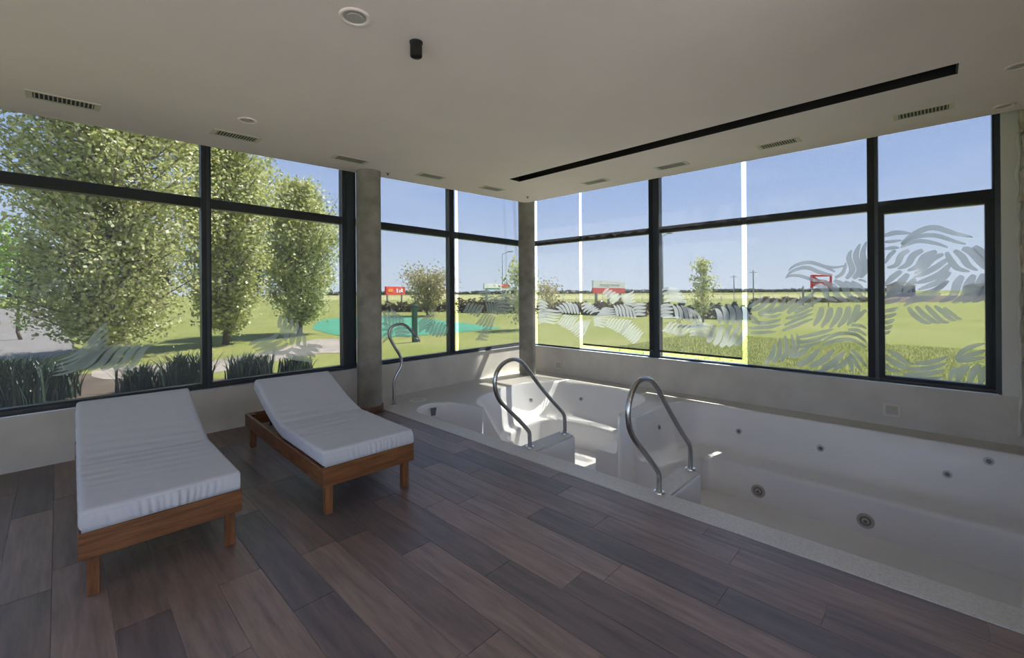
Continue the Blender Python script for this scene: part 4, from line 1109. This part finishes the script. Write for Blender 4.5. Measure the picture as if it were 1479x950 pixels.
def added_shade_tree():
    """unseen tall tree added on the tub side; its high crown keeps the sun off the long part of the tub"""
    rnd = random.Random(31); b = Vector((12.6, -2.3, GZ))
    t = tag(empty('added_shade_tree', b), 'unseen leafy tree added outside the tub windows to block the sun', 'tree')
    tp = [Vector((0, 0, -0.05)), Vector((-0.1, 0.05, 2.0)), Vector((-0.35, 0.35, 4.2)), Vector((-0.8, 0.8, 6.3)), Vector((-1.2, 1.2, 8.4)), Vector((-1.3, 1.3, 10.2))]
    tube('trunk', tp, [0.20, 0.18, 0.16, 0.13, 0.08, 0.02], 'bark', t, 8)
    bm = bmesh.new(); pts_ = []; c0 = Vector((-1.5, 2.05, 8.9))
    for k in range(90):
        d = Vector((rnd.gauss(0, 1), rnd.gauss(0, 1), rnd.gauss(0, 1))).normalized()
        tip = c0 + Vector((d.x * 2.3, d.y * 2.5, d.z * 2.2)) * rnd.uniform(0.45, 1.0)
        st = tp[3].lerp(tp[4], rnd.random())
        add_tube(bm, [st, st.lerp(tip, 0.5) + Vector((0, 0, 0.2)), tip], [0.045, 0.03, 0.008], 5, False)
        for _ in range(95):
            q_ = rnd.uniform(0.35, 1.05)
            pts_.append(st.lerp(tip, q_) + Vector((rnd.gauss(0, 1), rnd.gauss(0, 1), rnd.gauss(0, 1))) * 0.28)
    bm_obj('branches', bm, 'bark', t, True)['kind'] = 'stuff'
    leaf_cloud('foliage', pts_, 0.17, 'leaf_poplar', t, rnd)
added_shade_tree()

def clump(px, py_top, d_, w, h_, n_, label, seed):
    """strap-leaved plants: arching blades from a common base"""
    rnd = random.Random(seed)
    b = deep(px, 422, d_); b.z = GZ
    t = tag(empty('strap_leaf_plant', b), label, 'plant', 'strap-leaved plants below the windows')
    vs_, fs = [], []
    for _ in range(n_):
        a = rnd.uniform(0, 6.28); o_ = Vector((max(-1, min(1, rnd.gauss(0, 0.42))) * w * 0.52, max(-1, min(1, rnd.gauss(0, 0.42))) * w * 0.52, 0))
        L = h_ * rnd.uniform(0.5, 1.18); out = rnd.uniform(0.08, 0.58) * L; d = Vector((math.cos(a), math.sin(a), 0)); sd = Vector((-d.y, d.x, 0)); ww = rnd.uniform(0.010, 0.020)
        k = len(vs_); SG = 5
        for j in range(SG + 1):
            q_ = j / SG
            p_ = o_ + d * out * q_ ** 1.8 + Vector((0, 0, L * (q_ - 0.28 * q_ ** 3.2)))
            wq = ww * (1 - 0.9 * q_ ** 2)
            vs_ += [p_ - sd * wq, p_ + sd * wq]
        fs += [(k + 2 * j, k + 2 * j + 1, k + 2 * j + 3, k + 2 * j + 2) for j in range(SG)]
    o = mesh_obj('strap_leaves', vs_, fs, 'leaf_dark', t); o['kind'] = 'stuff'
clump(-5, 0, 6.6, 0.95, 1.0, 900, 'largest dark strap-leaved clump below the window at the car park side', 1)
clump(80, 0, 7.3, 0.55, 0.74, 380, 'dark strap-leaved clump beside the frosted leaf film, next to the largest one', 2)
clump(200, 0, 7.7, 0.55, 0.62, 340, 'dark strap-leaved clump left of the slim window post', 3)
clump(268, 0, 7.9, 0.7, 0.82, 560, 'dark strap-leaved clump against the slim window post', 4)
clump(362, 0, 8.6, 0.75, 0.70, 540, 'dark strap-leaved clump behind the reclining lounger by the ringed column', 5)
clump(425, 0, 9.3, 0.6, 0.5, 300, 'low dark strap-leaved clump under the fan of frosted leaves', 6)

def hedge(px0, px1, d0, d1, h_, thick, n_, m, label, seed, size=0.22, name='hedge'):
    rnd = random.Random(seed)
    a, b = deep(px0, 422, d0), deep(px1, 422, d1); a.z = b.z = GZ
    t = tag(empty(name, a), label, 'hedge')
    dv = b - a; sd = Vector((-dv.y, dv.x, 0)).normalized()
    pts_ = []
    for _ in range(n_):
        q_ = rnd.random(); hh = h_ * (0.75 + 0.25 * math.sin(q_ * 23 + seed) * math.sin(q_ * 57 + 1))
        pts_.append(dv * q_ + sd * rnd.uniform(-thick, thick) + Vector((0, 0, hh * rnd.random() ** 0.7)))
    leaf_cloud('foliage', pts_, size, m, t, rnd)
hedge(540, 650, 40, 40, 1.0, 0.6, 2500, 'leaf_brown', 'low brownish hedge below the red billboard', 1)
hedge(662, 752, 38, 36, 1.3, 0.6, 2500, 'leaf_brown', 'low brownish hedge right of the feathery tree', 2)
hedge(776, 935, 36, 30, 1.05, 0.7, 4500, 'leaf_brown', 'long brown hedge behind the creased blind', 3)
hedge(948, 1085, 29, 26, 1.1, 0.6, 3500, 'leaf_dark', 'dark hedge behind the young poplar', 4, 0.18)
hedge(1085, 1260, 60, 60, 0.9, 0.6, 2500, 'leaf_brown', 'thin brown hedge along the far fence', 5)
hedge(470, 1300, 420, 420, 3.4, 8, 7000, 'leaf_far', 'far grey-green tree line along the horizon', 6, 3.0, 'tree_line')
patch('stubble_field', [(380, 427.5), (1478, 424), (1478, 430), (380, 434)], 0.02, 'dry_field', sub=1)

# sloping bank on the right: earth strip, fence, signs, houses
def billboard(pxa, pya, pxb, pyb, d_, rows, label, legs=2, name='billboard', text=None):
    c0, c1 = deep(pxa, pya, d_), deep(pxb, pyb, d_)
    w_ = (Vector((c1.x, c1.y, 0)) - Vector((c0.x, c0.y, 0))).length; h_ = c0.z - c1.z
    mid = (c0 + c1) / 2
    o = tag(empty(name, (mid.x, mid.y, GZ)), label, 'billboard')
    vd = Vector((mid.x, mid.y)).normalized(); na = math.atan2(-vd.y, -vd.x) + math.radians(65)
    o.rotation_euler = (0, 0, na + math.pi / 2); w_ /= math.cos(math.radians(65))      # turned towards the road and the sun
    zb = c1.z - GZ
    z_ = zb
    for m_, share in rows:
        pn = box('panel', (-w_ / 2, -0.1, z_), (w_ / 2, 0.1, z_ + h_ * share), m_, o); z_ += h_ * share
    for k in range(legs):
        x_ = -w_ * 0.38 + w_ * 0.76 * k / max(1, legs - 1)
        tube('post', [(x_, 0.12, 0), (x_, 0.12, zb + h_ * 0.5)], max(0.06, w_ * 0.02), 'pole_grey', o, 8)
    if text:
        for (x0_, z0_, x1_, z1_, m_) in text:
            box('lettering', (-w_ / 2 + w_ * x0_, -0.14, zb + h_ * z0_), (-w_ / 2 + w_ * x1_, -0.10, zb + h_ * z1_), m_, o)
    return o
billboard(558, 414, 584.5, 425.5, 55, [('sign_red', 1)], 'red billboard with an orange emblem and white lettering on two posts',
          text=[(0.08, 0.35, 0.32, 0.72, 'sign_orange'), (0.50, 0.25, 0.58, 0.75, 'sign_white'), (0.64, 0.25, 0.72, 0.60, 'sign_white'), (0.74, 0.30, 0.84, 0.75, 'sign_white')])
billboard(632, 415, 652, 426, 60, [('sign_white', 1)], 'pale billboard half hidden by the feathery tree', text=[(0.1, 0.3, 0.6, 0.6, 'sign_red')])
billboard(700, 410, 736, 418, 60, [('sign_white', 1)], 'long white billboard with a red end beside the street lamp', text=[(0.66, 0.35, 0.99, 0.98, 'sign_red'), (0.02, 0.05, 0.6, 0.25, 'turf_green')])
billboard(858, 406, 902.5, 423, 60, [('sign_red', 0.42), ('sign_white', 0.58)], 'red and white hoarding in the field beyond the creased blind', 3, text=[(0.18, 0.66, 0.48, 0.74, 'plate_inner'), (0.54, 0.66, 0.80, 0.74, 'plate_inner')])
# open red sign frame on the right
c = deep(1186, 407, 45); o = tag(empty('sign_frame', (c.x, c.y, GZ)), 'open red lattice sign standing behind the frosted leaves', 'sign')
o.rotation_euler = (0, 0, math.atan2(RT.y, RT.x))
zq = c.z - GZ
for a_, b_ in (((-1.0, -0.65), (-1.0, 0.7)), ((1.0, -0.65), (1.0, 0.7)), ((-1.0, 0.65), (1.0, 0.65)), ((-1.0, -0.05), (1.0, -0.05)), ((-1.0, 0.6), (1.0, -0.6)), ((-1.0, -0.5), (-0.2, 0.0))):
    tube('red_bar', [(a_[0], 0, zq + a_[1]), (b_[0], 0, zq + b_[1])], 0.11, 'sign_red', o, 6)
for x_ in (-0.8, 0.8): tube('post', [(x_, 0.1, 0), (x_, 0.1, zq)], 0.06, 'pole_grey', o, 6)

def street_lamp(px, pyt, d_, label, arm):
    c = deep(px, pyt, d_); o = tag(empty('street_lamp', (c.x, c.y, GZ)), label, 'street lamp')
    tube('pole', [(0, 0, 0), (0, 0, c.z - GZ)], [0.09, 0.05], 'pole_grey', o, 8)
    e = RT * arm
    tube('arm', [(0, 0, c.z - GZ), (e.x * 0.7, e.y * 0.7, c.z - GZ + 0.35), (e.x, e.y, c.z - GZ + 0.4)], 0.045, 'pole_grey', o, 6)
    box('lamp_head', (e.x - 0.3, e.y - 0.3, c.z - GZ + 0.34), (e.x + 0.3, e.y + 0.3, c.z - GZ + 0.48), 'pole_grey', o, 0.04)
street_lamp(725.5, 367, 70, 'tall street lamp with one arm beside the long white billboard', 1.3)
street_lamp(957, 341, 62, 'tall street lamp just right of the wide window post', 1.0)
for px, pyt, d_, lab in ((1060, 397, 90, 'thin utility pole right of the young poplar'), (1088, 390, 80, 'lattice-like thin mast left of the frosted leaves'), (1160, 413, 50, 'short dark post in the field behind the frosted leaves')):
    c = deep(px, pyt, d_); o = tag(empty('utility_pole', (c.x, c.y, GZ)), lab, 'pole')
    tube('pole', [(0, 0, 0), (0, 0, c.z - GZ)], 0.10, 'pole_grey', o, 8)
    tube('crossarm', [(RT.x * -0.7, RT.y * -0.7, c.z - GZ - 0.4), (RT.x * 0.7, RT.y * 0.7, c.z - GZ - 0.4)], 0.05, 'pole_grey', o, 6)
# green post on the play surface
c = onz(599, 494, GZ); o = tag(empty('garden_post', c), 'dark green square post at the near edge of the play surface', 'post')
hz = (494 - 440) / F_PX * (c - CAM).dot(FW)
box('shaft', (-0.075, -0.075, 0), (0.075, 0.075, hz - 0.03), 'post_green', o, 0.01, 1)
box('cap', (-0.085, -0.085, hz - 0.03), (0.085, 0.085, hz), 'post_green', o, 0.01, 1)
# white slatted bench on the lawn
c = onz(967, 466, GZ); o = tag(empty('garden_bench', c, math.atan2(RT.y, RT.x)), 'low white bench on the lawn beyond the wide window post', 'bench')
for k in range(3): box('seat_slat', (-0.65, -0.22 + k * 0.16, 0.26), (0.65, -0.09 + k * 0.16, 0.30), 'sign_white', o)
for x_ in (-0.5, 0.5):
    for y_ in (-0.18, 0.18): box('leg', (x_ - 0.03, y_ - 0.03, 0), (x_ + 0.03, y_ + 0.03, 0.27), 'sign_white', o)
# fence along the field
o = tag(empty('wire_fence', deep(776, 422, 75)), 'thin wire fence crossing the field', 'fence'); o.location.z = GZ
a, b = deep(776, 422, 75), deep(1250, 422, 75)
for k in range(26):
    p_ = a.lerp(b, k / 25) - a
    tube('post', [(p_.x, p_.y, 0), (p_.x, p_.y, 1.1)], 0.06, 'sign_white', o, 6)
for z_ in (0.4, 0.75, 1.05): tube('wire', [(0, 0, z_), (b.x - a.x, b.y - a.y, z_)], 0.012, 'pole_grey', o, 4)
# houses beyond the sash window
def house(px, d_, w_, dep, h_, rh, label, seed):
    c = deep(px, 422, d_); o = tag(empty('house', (c.x, c.y, GZ), math.atan2(RT.y, RT.x)), label, 'house')
    wl2 = box('wall', (-w_ / 2, -dep / 2, 0), (w_ / 2, dep / 2, h_), 'house_wall', o)
    vs_ = [(-w_ / 2 - 0.3, -dep / 2 - 0.3, h_), (w_ / 2 + 0.3, -dep / 2 - 0.3, h_), (w_ / 2 + 0.3, dep / 2 + 0.3, h_), (-w_ / 2 - 0.3, dep / 2 + 0.3, h_), (-w_ / 2 + 0.6, 0, h_ + rh), (w_ / 2 - 0.6, 0, h_ + rh)]
    mesh_obj('roof', vs_, [(0, 1, 5, 4), (2, 3, 4, 5), (1, 2, 5), (3, 0, 4), (3, 2, 1, 0)], 'house_roof', o)
    for k in range(3):
        x_ = -w_ / 2 + w_ * (k + 0.5) / 3
        f = box('window', (x_ - 0.5, -dep / 2 - 0.05, h_ * 0.35), (x_ + 0.5, -dep / 2 + 0.02, h_ * 0.8), 'sign_white', o)
        box('pane', (x_ - 0.42, -dep / 2 - 0.07, h_ * 0.39), (x_ + 0.42, -dep / 2 - 0.04, h_ * 0.76), 'house_roof', f)
house(1301, 105, 3.4, 4, 2.6, 1.1, 'small house with a dark roof beyond the sash, nearer the window post', 1)
house(1412, 120, 3.6, 4, 2.4, 1.0, 'wider house with a dark roof beyond the sash, nearer the stone wall', 2)
patch('bank', [(1262, 437), (1479, 434), (1560, 434), (1560, 426), (1262, 427)], 0.03, 'earth', sub=1)

# grass blades on the lawn near the windows on the tub side
rnd = random.Random(11); vs_, fs = [], []
for _ in range(52000):
    r_ = rnd.random()
    x_ = XW + 2.65 + 9.0 * rnd.random() ** 1.5; y_ = rnd.uniform(-1.9, 7.0)
    h_ = rnd.uniform(0.025, 0.06); a = rnd.uniform(0, 6.28); d = Vector((math.cos(a), math.sin(a), 0)) * 0.006
    l2 = Vector((rnd.gauss(0, 0.02), rnd.gauss(0, 0.02), h_)); p_ = Vector((x_, y_, GZ))
    k = len(vs_); vs_ += [p_ - d, p_ + d, p_ + l2]; fs.append((k, k + 1, k + 2))
o = mesh_obj('lawn_grass', vs_, fs, 'leaf_grass'); tag(o, 'short sunlit grass on the lawn outside the tub windows', 'grass', kind='stuff')
